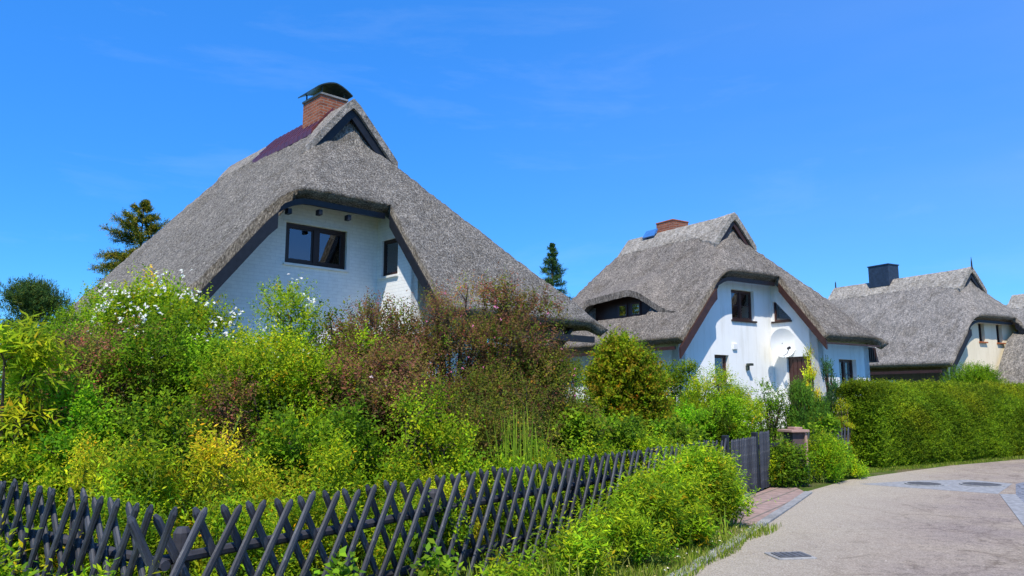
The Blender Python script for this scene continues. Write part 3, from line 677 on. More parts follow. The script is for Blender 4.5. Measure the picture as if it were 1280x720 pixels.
for j in range(n1_):
    ya = yc_-half+2*half*j/n1_; yb_ = yc_-half+2*half*(j+1)/n1_
    ta = zfl+.92*brow(ya)+.02; tb = zfl+.92*brow(yb_)+.02; zb0 = zfl-.02
    if max(ta, tb) > zb0: b.add([(xw, ya, zb0), (xw, yb_, zb0), (xw, yb_, max(tb, zb0)), (xw, ya, max(ta, zb0))], [(0, 1, 2, 3)])
b.build('dormer_wall', M['frame_brown'], dm)
b = MB(); b.box((xo+.2, 2.3, zfl-.03), (.42, 4.0, .05)); b.build('dormer_floor', M['frame_brown'], dm)
for wy in (2.75, 2.1):
    b = MB(); z0 = zfl+.12
    for (ya, yb_, za, zb_) in ((-.24, .24, .40, .46), (-.24, .24, .0, .06), (-.24, -.18, .06, .40), (.18, .24, .06, .40)):
        b.boxax((xw-.03, wy, z0), UX, UY, UZ, (0, .03), (ya, yb_), (za, zb_))
    ww = b.build('window', M['frame_red'], dm)
    b = MB(); b.add([(xw-.012, wy-.18, z0+.06), (xw-.012, wy+.18, z0+.06), (xw-.012, wy+.18, z0+.40), (xw-.012, wy-.18, z0+.40)], [(0, 1, 2, 3)])
    b.build('pane', M['glass'], ww)
H2 = h
# satellite dish, a thing of its own fixed to the wall corner
def to_world(hh, x, y, z):
    c, s_ = math.cos(R(hh.yaw)), math.sin(R(hh.yaw)); return (hh.loc[0]+x*c-y*s_, hh.loc[1]+x*s_+y*c, z)
pd_ = to_world(h, rx-.35, -1.15, 3.42)
t_ = thing('satellite_dish', 'white round satellite dish on the white wall beside the triangular window', 'satellite dish', pd_, R(h.yaw-28))
n = 28; V = [(0, .10, 0)]; F = []
for r_ in range(1, 6):
    for k in range(n):
        a = 2*math.pi*k/n; rr = .44*r_/5; V.append((rr*math.cos(a), .10-.10*(r_/5)**2, rr*math.sin(a)*1.06))
for k in range(n): F.append((0, 1+(k+1) % n, 1+k))
for r_ in range(4):
    for k in range(n): a = 1+r_*n; F.append((a+k, a+(k+1) % n, a+n+(k+1) % n, a+n+k))
b = MB(); b.add(V, F); b.add([(x, y+.012, z) for x, y, z in V], [f[::-1] for f in F]); b.build('reflector', M['dish'], t_, smooth=True)
b = MB(); b.tube([(0, .1, -.42), (0, -.22, -.36), (0, -.36, -.22)], [.012]*3); b.build('feed_arm', M['iron'], t_)
b = MB(); b.tube([(0, -.30, -.20), (0, -.42, -.18)], [.04, .045], 10); b.build('receiver', M['board_black'], t_)
b = MB(); b.tube([(0, .1, 0), (.06, .35, -.06), (.2, .55, -.1)], [.025]*3); b.build('mount', M['iron'], t_)

# ---- house 3 (far right)
h = House('thatched_house', 'farthest complete thatched house, cream gable with two narrow windows and a black slate chimney', (20.77, 34), 28.68,
          7.52, 1.09, 1.024, 6.66, 1.173, 4.98, .95, 3.1, 3.6, 7.06, 10.2, M['thatch3'], M['ridge'], M['board_blue'], seed=9, t=.24)
h.roof(.14); h.ridge_cap(-.10, 7.2, h.xg*1.25, .72, .06, .26); h.barge(-.03, .09, .24); h.verge(h=.18)
fy = h.yh+.5; rx = 1.25
wb = MB(); xl = -h.WL+.55
oa = (-1.12, -.68, 4.08, 4.88); ob = (.22, .66, 4.08, 4.88)
h.wall(wb, (0, fy, 0), UX, NY, (xl, 3.0), 0, lambda u: min(float(h.z(u, fy)), h.Zh+.4)-.38, [oa, ob])
h.wall(wb, (3.0, 0, 0), UY, (1, 0, 0), (fy, 9), 0, lambda u: min(float(h.z(3.0, u)), 9)-.42, [])
h.wall(wb, (0, 9.0, 0), UX, UY, (xl, 3.0), 0, lambda u: float(h.z(u, 9.0))-.42, [])
wb.build('wall', M['cream'], h.o)
wb = MB(); ow = (-3.2, -1.6, 1.7, 2.55)
h.wall(wb, (xl, 0, 0), NY, NX, (-9, -fy-.01), 0, lambda u: float(h.z(xl, -u))-.42, [ow]); wb.build('side_wall', M['brown_wall'], h.o)
h.window((xl, 0, 0), NY, NX, ow, M['frame_brown'], None, casements=2)
for o_ in (oa, ob): h.window((0, fy, 0), UX, NY, o_, M['frame_brown'], M['brick_sill'], depth=.14, fw=.05, casements=1, curtains=False, sill_w=.10)
b = MB(); b.box((-h.WL+.12, 4, h.zL-.34), (.08, 9.5, .12)); b.build('fascia', M['board_brown'], h.o)
b = MB(); b.box((.0, 4.3, 7.7), (.8, 1.12, 1.05)); ch = b.build('chimney', M['slate'], h.o, bevel=.01)
b = MB(); b.box((.0, 4.3, 8.25), (.86, 1.18, .05)); b.build('capstone', M['slate'], ch)
for y in (-.1, 7.15):
    b = MB(); b.tube([(0, y, 7.45), (0, y, 7.75), (0, y, 8.0 if y < 0 else 7.85)], [.04, .03, .008]); b.build('finial', M['board_black'], h.o)
# thatched porch roof at the right of the gable
V = []; F = []; n = 16
prof = [(-.75+1.4*(k/n), 2.0+2.2*(k/n)**.85) for k in range(n+1)]+[(1.3, 4.6), (2.1, 3.9), (3.1, 2.3)]
for y in (-2.25, -.98):
    V += [(x, y, z) for x, z in prof]; V += [(x+.22, y, z-.2) for x, z in prof]
k = len(prof)
for i in range(k-1): F += [(i, i+1, 2*k+i+1, 2*k+i), (i, k+i, k+i+1, i+1), (k+i, 3*k+i, 3*k+i+1, k+i+1), (2*k+i, 2*k+i+1, 3*k+i+1, 3*k+i)]
F += [(0, 2*k, 3*k, k), (k-1, 2*k-1, 4*k-1, 3*k-1)]
b = MB(); b.add(V, F); b.build('porch_roof', M['thatch3'], h.o)
b = MB(); b.box((.75, -1.7, 1.1), (.14, .14, 2.2)); b.box((-.9, -2.0, 1.02), (.14, .14, 2.04)); b.build('porch_post', M['board_brown'], h.o)
H3 = h
# ---- house 4 (behind, at the right edge of the picture)
h = House('thatched_house', 'thatched house at the right edge, its pale ridge behind the cream-walled house', (39.5, 45), 28,
          8.85, 1.147, 1.024, 7.9, 1.173, 5.4, .95, 3.1, 3.6, 9.0, 12.5, M['thatch3'], M['ridge'], M['board_blue'], seed=12, t=.32)
h.roof(.2); h.ridge_cap(-.10, 9.1, h.xg*1.25, .9, .06, .26); h.verge(h=.18); h.barge(-.03, .09, .24)
wb = MB(); h.wall(wb, (0, h.yh+.5, 0), UX, NY, (-h.WL+.55, 3.0), 0, lambda u: min(float(h.z(u, h.yh+.5)), h.Zh+.4)-.38, [(-.9, .3, 3.9, 4.9)])
h.wall(wb, (-h.WL+.55, 0, 0), NY, NX, (-11, -h.yh-.51), 0, lambda u: float(h.z(-h.WL+.55, -u))-.42, [])
h.wall(wb, (3.0, 0, 0), UY, (1, 0, 0), (h.yh+.5, 11), 0, lambda u: min(float(h.z(3.0, u)), 9)-.42, [])
wb.build('wall', M['cream'], h.o)
h.window((0, h.yh+.5, 0), UX, NY, (-.9, .3, 3.9, 4.9), M['frame_brown'], M['brick_sill'])

# house number plaque under the porch of house 1 (a grey round plaque with a white figure)
pw = Vector((wx(655, 15.6, 435), 15.6, top_z(435, 15.6)))
t_ = thing('wall_plaque', 'dark grey round plaque with a white figure under the near house eave', 'plaque', pw, R(5))
b = MB(); b.tube([(0, .03, 0), (0, -.02, 0)], [.26, .26], 24); b.build('plate', M['plaque'], t_)
b = MB(); b.beam((-.05, -.03, .15), (.05, -.03, .15), .02, .03, (0, 1, 0)); b.beam((.05, -.03, .16), (-.03, -.03, -.15), .02, .03, (0, 1, 0)); b.beam((.01, -.03, 0), (.09, -.03, -.14), .02, .025, (0, 1, 0))
b.build('figure', M['white_paint'], t_)
b = MB(); b.tube([(0, .05, -.1), (0, .05, -pw.z+.3)], [.03, .03]); b.build('post', M['board_black'], t_)

# ------------------------------------------------------------------ fences
rf = random.Random(4)
def picket_mesh(length, r_, n=8):
    b = MB(); pts = [(0, 0, 0), (0, 0, length-.035), (0, 0, length)]; V = []; F = []
    rad = [r_, r_, r_*.45]
    for (x, y, z), rr in zip(pts, rad):
        for k in range(n):
            a = 2*math.pi*k/n; V.append((rr*math.cos(a), rr*math.sin(a)*.62, z))
    for i in range(2):
        for k in range(n): F.append((i*n+k, i*n+(k+1) % n, (i+1)*n+(k+1) % n, (i+1)*n+k))
    F += [tuple(range(n))[::-1], tuple(range(2*n, 3*n))]
    b.add(V, F); return b
def xfence(name, label, A, D, n, pitch, lean=R(28.5), ztop=1.0, posts=(), z0=.02, flip=False, group='dark crossed picket fences'):
    """A = start on ground, D = unit direction; the front layer leans along +D or -D"""
    rz = math.atan2(D[1], D[0]); t_ = thing(name, label, 'fence', (A[0], A[1], 0), rz, group)
    Lp = (ztop-z0)/math.cos(lean); me = None; L_ = n*pitch; side = -1 if not flip else 1
    for lay, sg in ((0, 1), (1, -1)):
        for i in range(n):
            if me is None:
                o = picket_mesh(Lp, .0275).build('picket', M['picket'], t_, smooth=False); me = o.data
            else:
                o = bpy.data.objects.new('picket', me); COL.objects.link(o); o.parent = t_
            # front layer leans to the right as seen from outside
            s_ = sg*(1 if side < 0 else -1)
            off = i*pitch+(0 if lay == 0 else pitch*.16)
            base = off-(s_*(ztop-z0)*math.tan(lean)/2)
            o.location = (base+rf.uniform(-.008, .008), side*(.022 if lay == 0 else -.022)-side*.0, z0+rf.uniform(-.015, .012))
            o.rotation_euler = (rf.uniform(-.012, .012), s_*lean+rf.uniform(-.025, .025), 0)
    for z in (.28, .70):
        b = MB(); m_ = 12; b.tube([(-.02+(L_+.05)*k/m_, -side*.085, z+rf.uniform(-.012, .012)) for k in range(m_+1)], [.034+rf.uniform(-.004, .004) for _ in range(m_+1)], 8)
        b.build('rail', M['rail'], t_)
    for p_ in posts:
        b = MB(); b.tube([(p_, -side*.17, -.2), (p_, -side*.17, .84), (p_, -side*.17, .87)], [.055, .052, .035], 10); b.build('post', M['rail'], t_)
    return t_
xfence('picket_fence', 'long dark crossed picket fence along the verge, running from the near corner to the gate', (-2.0, 4.54), (.56, .828), 47, .206, posts=(.22, 2.6, 5.0, 7.4, 9.6))
xfence('picket_fence', 'short dark crossed picket fence turning away to the left from the near corner', (-2.06, 4.50), (-.797, .604), 15, .215, ztop=1.05, posts=(1.3, 3.0), flip=True)
def straight_fence(name, label, A, B, ztop, pitch, group=None, cat='fence', lean=0):
    A = Vector(A); B = Vector(B); D = (B-A); Ln = D.length; rz = math.atan2(D.y, D.x); t_ = thing(name, label, cat, (A.x, A.y, 0), rz, group); me = None
    n = int(Ln/pitch)
    for i in range(n+1):
        if me is None: o = picket_mesh(ztop-.05, .03).build('picket', M['picket'], t_); me = o.data
        else: o = bpy.data.objects.new('picket', me); COL.objects.link(o); o.parent = t_
        o.location = (i*pitch, -.02, .05+rf.uniform(-.01, .01)); o.rotation_euler = (0, lean+rf.uniform(-.02, .02), 0)
    for z in (.28, .78):
        b = MB(); b.beam((-.02, .04, z), (Ln+.02, .04, z), .04, .07); b.build('rail', M['rail'], t_)
    return t_, Ln
g_, Ln = straight_fence('garden_gate', 'dark blue-grey garden gate of close upright pickets at the red paving', (3.58, 12.75), (4.32, 13.78), .98, .085, cat='gate', lean=.05)
b = MB(); b.beam((.0, .075, .28), (Ln, .075, .78), .03, .07); b.build('brace', M['rail'], g_)
for x in (-.1, Ln+.1):
    b = MB(); b.box((x, .03, .52), (.10, .10, 1.06)); b.build('gate_post', M['board_blue'], g_, bevel=.01)
straight_fence('picket_fence', 'short upright picket panel between the gate and the climbing shrub', (4.42, 13.9), (4.78, 14.5), 1.05, .085, 'upright picket panels by the gate', lean=.04)
straight_fence('picket_fence', 'picket panel half hidden between the brick gate pillar and the long hedge', (5.3, 15.2), (7.55, 17.55), 1.03, .2, 'upright picket panels by the gate', lean=.28)
straight_fence('picket_fence', 'low picket panel buried in the weeds beside the road bend', (4.9, 14.55), (6.25, 15.7), .62, .2, 'upright picket panels by the gate', lean=.2)
pp = (wx(992, 15.0, 545), 15.0)
t_ = thing('gate_pillar', 'low pinkish stone pillar with a flat cap standing in the climbing shrub', 'pillar', (*pp, 0), R(20))
b = MB(); b.box((0, 0, .5), (.26, .26, 1.0)); b.build('shaft', M['dark_stone'], t_)
b = MB(); b.box((.155, -.02, .5), (.05, .3, .99)); b.build('side_slab', M['stone_pink'], t_)
b = MB(); b.box((0, 0, 1.03), (.42, .42, .05)); b.build('cap', M['stone_pink'], t_, bevel=.008)
b = MB(); b.box((.04, 0, 1.075), (.2, .2, .05)); b.build('capstone', M['stone_pink'], t_, bevel=.01)
# low terrace bench seen beside house 2
bw = to_world(H2, .3, -2.4, 1.25)
t_ = thing('garden_bench', 'dark slatted garden bench before the white wall of the middle house', 'bench', (bw[0], bw[1], .62), R(34))
b = MB()
for k in range(3): b.box((0, .22, .55+k*.13), (1.3, .03, .09))
b.build('backrest', M['frame_brown'], t_)
b = MB()
for k in range(4): b.box((0, -.18+k*.11, .43), (1.3, .09, .03))
b.build('seat', M['frame_brown'], t_)
for sx_ in (-.58, .58):
    for sy_ in (-.18, .22): b = MB(); b.box((sx_, sy_, .4 if sy_ > 0 else .21), (.05, .05, .86 if sy_ > 0 else .42)); b.build('leg', M['frame_brown'], t_)

# ------------------------------------------------------------------ vegetation
def nrm(a): return a/np.maximum(np.linalg.norm(a, axis=-1, keepdims=True), 1e-6)
def leaves(rng, P0, D, Ls, k, ll, lw, spread=.9, droop=0., pal=None, up=.7, jit=.35, colvar=.18, palw=None, shootcol=.85, tone=None):
    """k leaves along each shoot (start P0, direction D, length Ls): returns verts, quads, colours"""
    n = len(P0); s = (np.arange(k)+.6)/k; s = s[None]+rng.uniform(-.3, .3, (n, k))/k
    P = P0[:, None]+D[:, None]*(Ls[:, None]*s)[..., None]; P[..., 2] -= droop*(Ls[:, None]*s)**2
    ph = np.arange(k)[None]*2.4+rng.uniform(0, 6.28, (n, 1))
    a = nrm(np.cross(D, np.array([.12, .31, .94]))); b = np.cross(D, a)
    rad = a[:, None]*np.cos(ph)[..., None]+b[:, None]*np.sin(ph)[..., None]
    ax = nrm(D[:, None]*(1-spread*.5)+rad*spread+rng.normal(0, jit, (n, k, 3))); ax[..., 2] -= droop*.4; ax = nrm(ax)
    nn = np.array([0, 0, up])+rng.normal(0, .45, (n, k, 3)); nn[..., 1] -= .25; side = nrm(np.cross(ax, nn)); nn = nrm(np.cross(side, ax))
    L_ = ll*rng.uniform(.65, 1.25, (n, k, 1))*(1-.35*s[..., None]*(spread > .3)); W_ = lw*L_/ll
    V = np.stack([P, P+ax*L_*.45+side*W_*.5+nn*W_*.18, P+ax*L_, P+ax*L_*.45-side*W_*.5+nn*W_*.18], 2).reshape(-1, 3)
    q = np.arange(n*k*4).reshape(-1, 4)
    pal = np.array(pal); ci = rng.choice(len(pal), n, p=palw); c1 = pal[ci][:, None].repeat(k, 1)
    ci2 = rng.choice(len(pal), (n, k), p=palw); c = np.where(rng.random((n, k, 1)) < shootcol, c1, pal[ci2])
    c = c*np.exp(rng.normal(0, colvar, (n, k, 1)))*np.exp(rng.normal(0, .05, (n, k, 3)))
    if tone is not None: c = c*tone[:, None, :]
    return V, q, np.repeat(c.reshape(-1, 3), 4, 0)
def lumps_of(rng, rx_, ry_, h_, n, frac=.42, base=.0):
    C = []; 
    while len(C) < n:
        u = rng.uniform(-1, 1, 3); u[2] = rng.uniform(0, 1)
        rr = u[0]**2+u[1]**2+u[2]**5
        if rr > 1 or (rr < .25 and rng.random() < .6): continue
        C.append((u[0]*rx_*.72, u[1]*ry_*.72, base+(h_-base)*(.06+.87*u[2])))
    C = np.array(C); rad = frac*min(rx_, h_*.5, max(ry_, .3))*rng.uniform(.75, 1.25, n)
    return C, rad
GROW = []
def plant(name, label, cat, x, y, rx_, h_, style, ry=None, n_lump=None, dens=1., group=None, seed=None, lumps=None, flowers=None, base=0., stems=True, frac=.48, z=None):
    S = STY[style]; rng = np.random.default_rng(seed if seed is not None else int(abs(x*131+y*717+h_*97)) % 99991)
    ry = ry or rx_*.8; zg = float(ground_z(x, y)) if z is None else z; h_ = h_-zg
    t_ = thing(name, label, cat, (x, y, zg), 0, group)
    n_lump = n_lump or int(14+rx_*22)
    C, rad = lumps if lumps is not None else lumps_of(rng, rx_, ry, h_, n_lump, frac, base)
    area = (4*np.pi*rad**2); tot = area.sum()
    ns = int(2.7*dens*S['dens']*tot)+20
    ci = rng.choice(len(C), ns, p=area/tot)
    u = nrm(rng.normal(0, 1, (ns, 3))+np.array([0, -.25, .35])+nrm(C[ci]*np.array([1, 1, .3])+1e-3)*.35)
    P0 = C[ci]+u*(rad[ci]*rng.uniform(.35, .95, ns))[:, None]
    D = nrm(u*S.get('out', .6)+np.array([0, 0, S.get('up', .5)])+rng.normal(0, .35, (ns, 3)))
    P0[:, 2] = np.maximum(P0[:, 2], .03)
    Ls = S['shoot']*rng.uniform(.5, 1.4, ns)
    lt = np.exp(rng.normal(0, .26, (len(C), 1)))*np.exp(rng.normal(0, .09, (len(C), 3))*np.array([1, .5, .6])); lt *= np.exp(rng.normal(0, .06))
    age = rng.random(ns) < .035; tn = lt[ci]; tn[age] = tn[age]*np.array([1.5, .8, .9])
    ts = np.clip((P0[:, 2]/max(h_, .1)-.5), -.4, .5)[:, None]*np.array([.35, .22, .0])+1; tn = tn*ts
    sz = S.get('sz', 1)*rng.uniform(.74, 1.12)
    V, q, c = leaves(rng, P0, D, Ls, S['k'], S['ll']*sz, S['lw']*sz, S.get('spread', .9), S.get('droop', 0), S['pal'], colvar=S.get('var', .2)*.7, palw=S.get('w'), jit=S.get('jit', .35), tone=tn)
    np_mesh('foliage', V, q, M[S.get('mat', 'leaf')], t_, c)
    if stems:
        b = MB(); rr = random.Random(ns)
        for i in range(len(C)):
            e = C[i]; st = (e[0]*.12+rr.uniform(-.05, .05), e[1]*.12+rr.uniform(-.05, .05), -.05)
            md = (e[0]*.45+rr.uniform(-.08, .08), e[1]*.45+rr.uniform(-.08, .08), e[2]*.5)
            r0 = min(.03, .008+.012*h_); b.tube([st, md, tuple(e)], [r0, r0*.75, r0*.35], 5)
            for _ in range(3):
                dv = nrm(rng.normal(0, 1, 3)+np.array([0, 0, .5])); b.tube([tuple(e), tuple(e+dv*rad[i]*.95)], [r0*.35, r0*.12], 4, False)
        b.build('stems', M[S.get('bark', 'bark')], t_)
    if flowers:
        for (fn, nfl, colr, size, sub, zlo) in flowers:
            fi = rng.choice(len(C), nfl*6, p=area/tot); fu = nrm(rng.normal(0, 1, (nfl*6, 3))+np.array([0, -.9, .5])); fp = C[fi]+fu*(rad[fi]*1.08+S['shoot']*.45)[:, None]
            fp = fp[fp[:, 2] > zlo*h_][:nfl]; m_ = len(fp)
            P = (fp[:, None]+rng.normal(0, size*1.3, (m_, sub, 3))).reshape(-1, 3) if sub > 1 else fp
            Dn = nrm(np.array([0, -.6, .6])+rng.normal(0, .3, (len(P), 3)))
            V, q, c = leaves(rng, P, Dn, np.full(len(P), .004), 5, size, size*.8, 1.6, 0, [colr], jit=.1, colvar=.06)
            tag(np_mesh(fn, V, q, M['petal'], t_, c), kind='stuff')
    return t_
LIME = [(.28, .40, .010), (.19, .33, .008), (.38, .46, .012)]
MID = [(.13, .25, .008), (.18, .32, .010), (.075, .155, .008)]
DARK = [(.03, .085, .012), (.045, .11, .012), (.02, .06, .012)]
GLA = [(.21, .100, .055), (.19, .15, .035), (.25, .105, .070), (.16, .22, .020), (.13, .075, .045)]
STY = {
 'lime': dict(dens=26, k=9, shoot=.24, ll=.062, lw=.036, pal=LIME+MID[:2], var=.22),
 'mid': dict(dens=26, k=9, shoot=.22, ll=.058, lw=.034, pal=MID+[LIME[1]], var=.22),
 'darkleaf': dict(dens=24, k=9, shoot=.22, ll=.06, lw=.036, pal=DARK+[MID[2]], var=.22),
 'olive': dict(dens=28, k=9, shoot=.22, ll=.052, lw=.028, pal=[(.15, .18, .02), (.22, .23, .02), (.17, .11, .04), (.10, .15, .015)], var=.22),
 'glauca': dict(dens=27, k=10, shoot=.26, ll=.055, lw=.026, pal=GLA, w=[.22, .24, .16, .26, .12], var=.22, up=.7),
 'long': dict(dens=16, k=8, shoot=.30, ll=.14, lw=.030, pal=[(.42, .52, .012), (.28, .42, .012), (.18, .30, .012)], droop=1.2, spread=.9, var=.18),
 'weed': dict(dens=42, k=8, shoot=.24, ll=.07, lw=.024, pal=[(.30, .45, .010), (.20, .35, .010), (.42, .50, .012), (.11, .22, .010)], up=1.1, out=.35, var=.2, bark='stalk'),
 'gold': dict(dens=42, k=8, shoot=.25, ll=.06, lw=.020, pal=[(.46, .50, .012), (.36, .44, .012), (.26, .36, .012), (.48, .42, .02)], up=1.2, out=.3, var=.2, bark='stalk'),
 'yellowcover': dict(dens=70, k=7, shoot=.12, ll=.04, lw=.018, pal=[(.52, .54, .02), (.42, .48, .02), (.3, .4, .015)], up=1., out=.5),
 'broad': dict(dens=22, k=7, shoot=.22, ll=.11, lw=.06, pal=[(.16, .30, .012), (.23, .38, .015), (.10, .20, .012)], up=.9, out=.5, droop=.5),
 'yellowbush': dict(dens=30, k=9, shoot=.22, ll=.085, lw=.055, pal=[(.26, .36, .010), (.20, .31, .010), (.34, .38, .012), (.14, .23, .010), (.24, .20, .015)], var=.2, out=.9, up=.2),
 'hedge': dict(dens=30, k=8, shoot=.2, ll=.06, lw=.03, pal=MID),
 'nettle': dict(dens=34, k=11, shoot=.38, ll=.095, lw=.026, pal=[(.28, .42, .010), (.20, .35, .010), (.38, .48, .012), (.12, .24, .010)], up=1.2, out=.45, droop=.5, var=.18, bark='stalk'),
 'thuja': dict(dens=80, k=9, shoot=.28, ll=.06, lw=.022, pal=[(.07, .17, .015), (.11, .23, .015), (.05, .12, .015)], up=2.2, out=.35, spread=.25, jit=.2, mat='needle'),
 'thujay': dict(dens=80, k=9, shoot=.22, ll=.06, lw=.03, pal=[(.62, .60, .02), (.50, .52, .02), (.36, .44, .02)], up=1.8, out=.45, spread=.35, jit=.2, mat='needle'),
 'thujab': dict(dens=80, k=9, shoot=.25, ll=.06, lw=.022, pal=[(.05, .14, .045), (.07, .18, .06), (.04, .10, .03)], up=2.0, out=.4, spread=.25, jit=.2, mat='needle'),
}
M['stalk'] = simple('green_stalk', (.14, .20, .03), .7, .3, .3)

def P_(px, py, Yd): return wx(px, Yd, py), Yd, top_z(py, Yd)
def bush(name, label, cat, px, py, Yd, hw, style, **kw):
    x, y, z = P_(px, py, Yd); hw *= 1.14 if kw.get('group') == SH else 1.; return plant(name, label, cat, x, y, hw*Yd/950, z, style, **kw)
# garden of the near house, back row first
SH = 'shrubs in the near garden'
bush('shrub', 'mid green shrub below the dark pine at the far left', 'shrub', 105, 378, 12, 90, 'mid', group=SH)
bush('flowering_shrub', 'bright green shrub covered with white blossom against the big grey roof', 'shrub', 215, 362, 10.5, 100, 'lime', group=SH, flowers=[('blossom', 80, (.88, .88, .82), .034, 6, .66)])
bush('shrub', 'tall lime green shrub below the white gable window', 'shrub', 345, 366, 10, 84, 'lime', group=SH, flowers=[('blossom', 16, (.88, .88, .82), .032, 6, .62)])
bush('shrub', 'loose green shrub with thin upright sprays right of the tall lime shrub', 'shrub', 430, 385, 10, 50, 'lime', group=SH, dens=1.1)
bush('rose_shrub', 'broad dusky red-leaved rose with pink flowers under the white wall', 'rose', 490, 378, 10.5, 92, 'glauca', group=SH, flowers=[('blossom', 26, (.75, .22, .36), .028, 1, .55)])
bush('rose_shrub', 'tall upright red-leaved rose reaching above the roof edge', 'rose', 558, 335, 10.8, 62, 'glauca', group=SH, dens=1.1, frac=.34, flowers=[('blossom', 14, (.75, .22, .36), .026, 1, .6)])
bush('rose_shrub', 'wide red-leaved rose leaning toward the porch of the near house', 'rose', 632, 368, 11, 78, 'glauca', group=SH, flowers=[('blossom', 26, (.75, .22, .40), .026, 1, .6)])
bush('shrub', 'drooping long-leaved shrub at the left edge of the picture', 'shrub', 18, 372, 7.4, 62, 'long', group=SH, dens=1.2)
bush('rose_shrub', 'dusky purple-leaved rose between the long-leaved shrub and the green ones', 'rose', 125, 405, 9, 82, 'glauca', group=SH, flowers=[('blossom', 8, (.8, .35, .42), .026, 1, .4)])
bush('shrub', 'dense mid green shrub below the white blossom', 'shrub', 225, 402, 9.2, 86, 'mid', group=SH, flowers=[('blossom', 8, (.85, .85, .78), .03, 1, .2)])
bush('shrub', 'bright green shrub in the middle of the planting under the tall lime shrub', 'shrub', 345, 415, 8.8, 88, 'lime', group=SH)
bush('rose_shrub', 'small brownish rose patch between two lime green shrubs', 'rose', 285, 470, 8.2, 50, 'glauca', group=SH, flowers=[('blossom', 5, (.85, .85, .8), .03, 1, .3)])
bush('rose_shrub', 'brown-leaved rose low in the middle of the garden', 'rose', 465, 432, 9.2, 85, 'glauca', group=SH, flowers=[('blossom', 8, (.8, .6, .6), .03, 1, .3)])
bush('shrub', 'small lime green shrub standing out before the dusky roses', 'shrub', 520, 470, 8.3, 42, 'lime', group=SH)
bush('shrub', 'olive green shrub with grey-brown twigs left of the grass tuft', 'shrub', 605, 448, 9.6, 88, 'olive', group=SH)
bush('shrub', 'brownish olive shrub behind the grass tuft', 'shrub', 672, 440, 10.9, 62, 'olive', group=SH)
bush('shrub', 'dark green shrub low at the left under the purple-leaved rose', 'shrub', 60, 480, 7.6, 85, 'mid', group=SH)
bush('shrub', 'dark leaved shrub low in the middle left', 'shrub', 190, 500, 7.7, 80, 'mid', group=SH)
bush('shrub', 'dark green shrub at the foot of the dusky roses', 'shrub', 400, 520, 7.9, 75, 'mid', group=SH)
bush('shrub', 'spreading pale lime shrub low before the olive shrub', 'shrub', 555, 522, 8.2, 60, 'lime', group=SH, dens=.9)
# yellow and green perennials right behind the fence
WG = 'tall perennials behind the crossed picket fence'
for (px, py, Yd, hw, st, lb) in [(15, 560, 6.9, 60, 'weed', 'green weeds at the left end behind the short fence'), (105, 558, 6.6, 55, 'gold', 'yellowish goldenrod clump behind the short fence'),
        (190, 565, 6.2, 55, 'weed', 'fresh green perennial clump behind the fence corner'), (270, 560, 6.5, 55, 'gold', 'yellow-green perennial clump right of the fence corner'),
        (345, 566, 6.9, 50, 'gold', 'bright yellow-green perennial clump in the middle of the bed'), (415, 560, 7.3, 50, 'weed', 'leafy green perennial clump before the low dark shrub'),
        (480, 572, 7.7, 45, 'weed', 'low green perennial clump left of the yellow ground cover')]:
    bush('perennial_clump', lb, 'plant', px, py, Yd, hw, st, group=WG, ry=.5)
for (px, py, Yd, hw, lb) in [(150, 628, 5.75, 55, 'low weeds touching the back of the fence corner'), (300, 640, 5.7, 55, 'low weeds behind the first right-hand pickets'), (400, 632, 6.3, 55, 'low weeds behind the middle pickets'), (520, 622, 7.0, 55, 'low weeds in front of the yellow ground cover'), (40, 618, 6.3, 45, 'low weeds behind the leftmost pickets')]:
    bush('weed_clump', lb, 'plant', px, py, Yd, hw, 'weed', group='low weeds along the crossed fence', ry=.45)
bush('ground_cover', 'flat bright yellow ground cover patch behind the fence', 'plant', 550, 568, 7.9, 72, 'yellowcover', ry=.35, n_lump=16)
for (px, py, Yd, hw, lb) in [(705, 515, 10.6, 48, 'broad-leaved green perennials right of the grass tuft'), (770, 522, 11.6, 50, 'broad-leaved green perennials below the round yellow-green bush'), (835, 532, 12.8, 42, 'broad-leaved green perennials before the dark low bush'), (655, 556, 9.6, 40, 'broad-leaved green perennials under the olive shrub')]:
    bush('perennial_clump', lb, 'plant', px, py, Yd, hw, 'broad', group='leafy perennials behind the long fence')
for (px, py, Yd, hw, lb) in [(745, 560, 9.9, 45, 'low green growth behind the middle of the long fence'), (820, 550, 11.3, 40, 'low green growth behind the far part of the long fence'), (625, 592, 8.3, 34, 'low green growth right of the yellow patch'), (670, 575, 9.0, 40, 'low green growth behind the long fence under the grass tuft')]:
    bush('weed_clump', lb, 'plant', px, py, Yd, hw, 'weed', group='low weeds along the long fence', ry=.4)
bush('round_bush', 'large round yellow-green bush beside the dark porch post', 'bush', 782, 420, 14.2, 58, 'yellowbush', frac=.36, base=.2, n_lump=120, dens=1.3)
bush('shrub', 'dense ivy-like green shrub around the dark porch post', 'shrub', 728, 458, 13.6, 34, 'mid', dens=1.2)
bush('shrub', 'mid green shrub growing under the far side of the porch roof', 'shrub', 690, 446, 17.5, 42, 'mid')
bush('shrub', 'dark green shrub added as dark backing under the porch roof', 'shrub', 628, 424, 20.5, 46, 'darkleaf')  # added shrub, dark backing that closes the bright sky gap
bush('climbing_plant', 'purple-flowered climber left of the porch post', 'climber', 697, 438, 13.2, 24, 'glauca', dens=.7, flowers=[('blossom', 40, (.55, .12, .42), .035, 1, .5)])
bush('shrub', 'mid green shrub behind the round yellow-green bush', 'shrub', 848, 432, 19.0, 30, 'mid', dens=1.5)
bush('shrub', 'bright green bushy shrub in front of the white wall', 'shrub', 890, 455, 17.5, 56, 'lime', dens=1.6)
bush('shrub', 'dark feathery low shrub behind the end of the crossed fence', 'shrub', 885, 508, 15.3, 54, 'mid', dens=1.7)
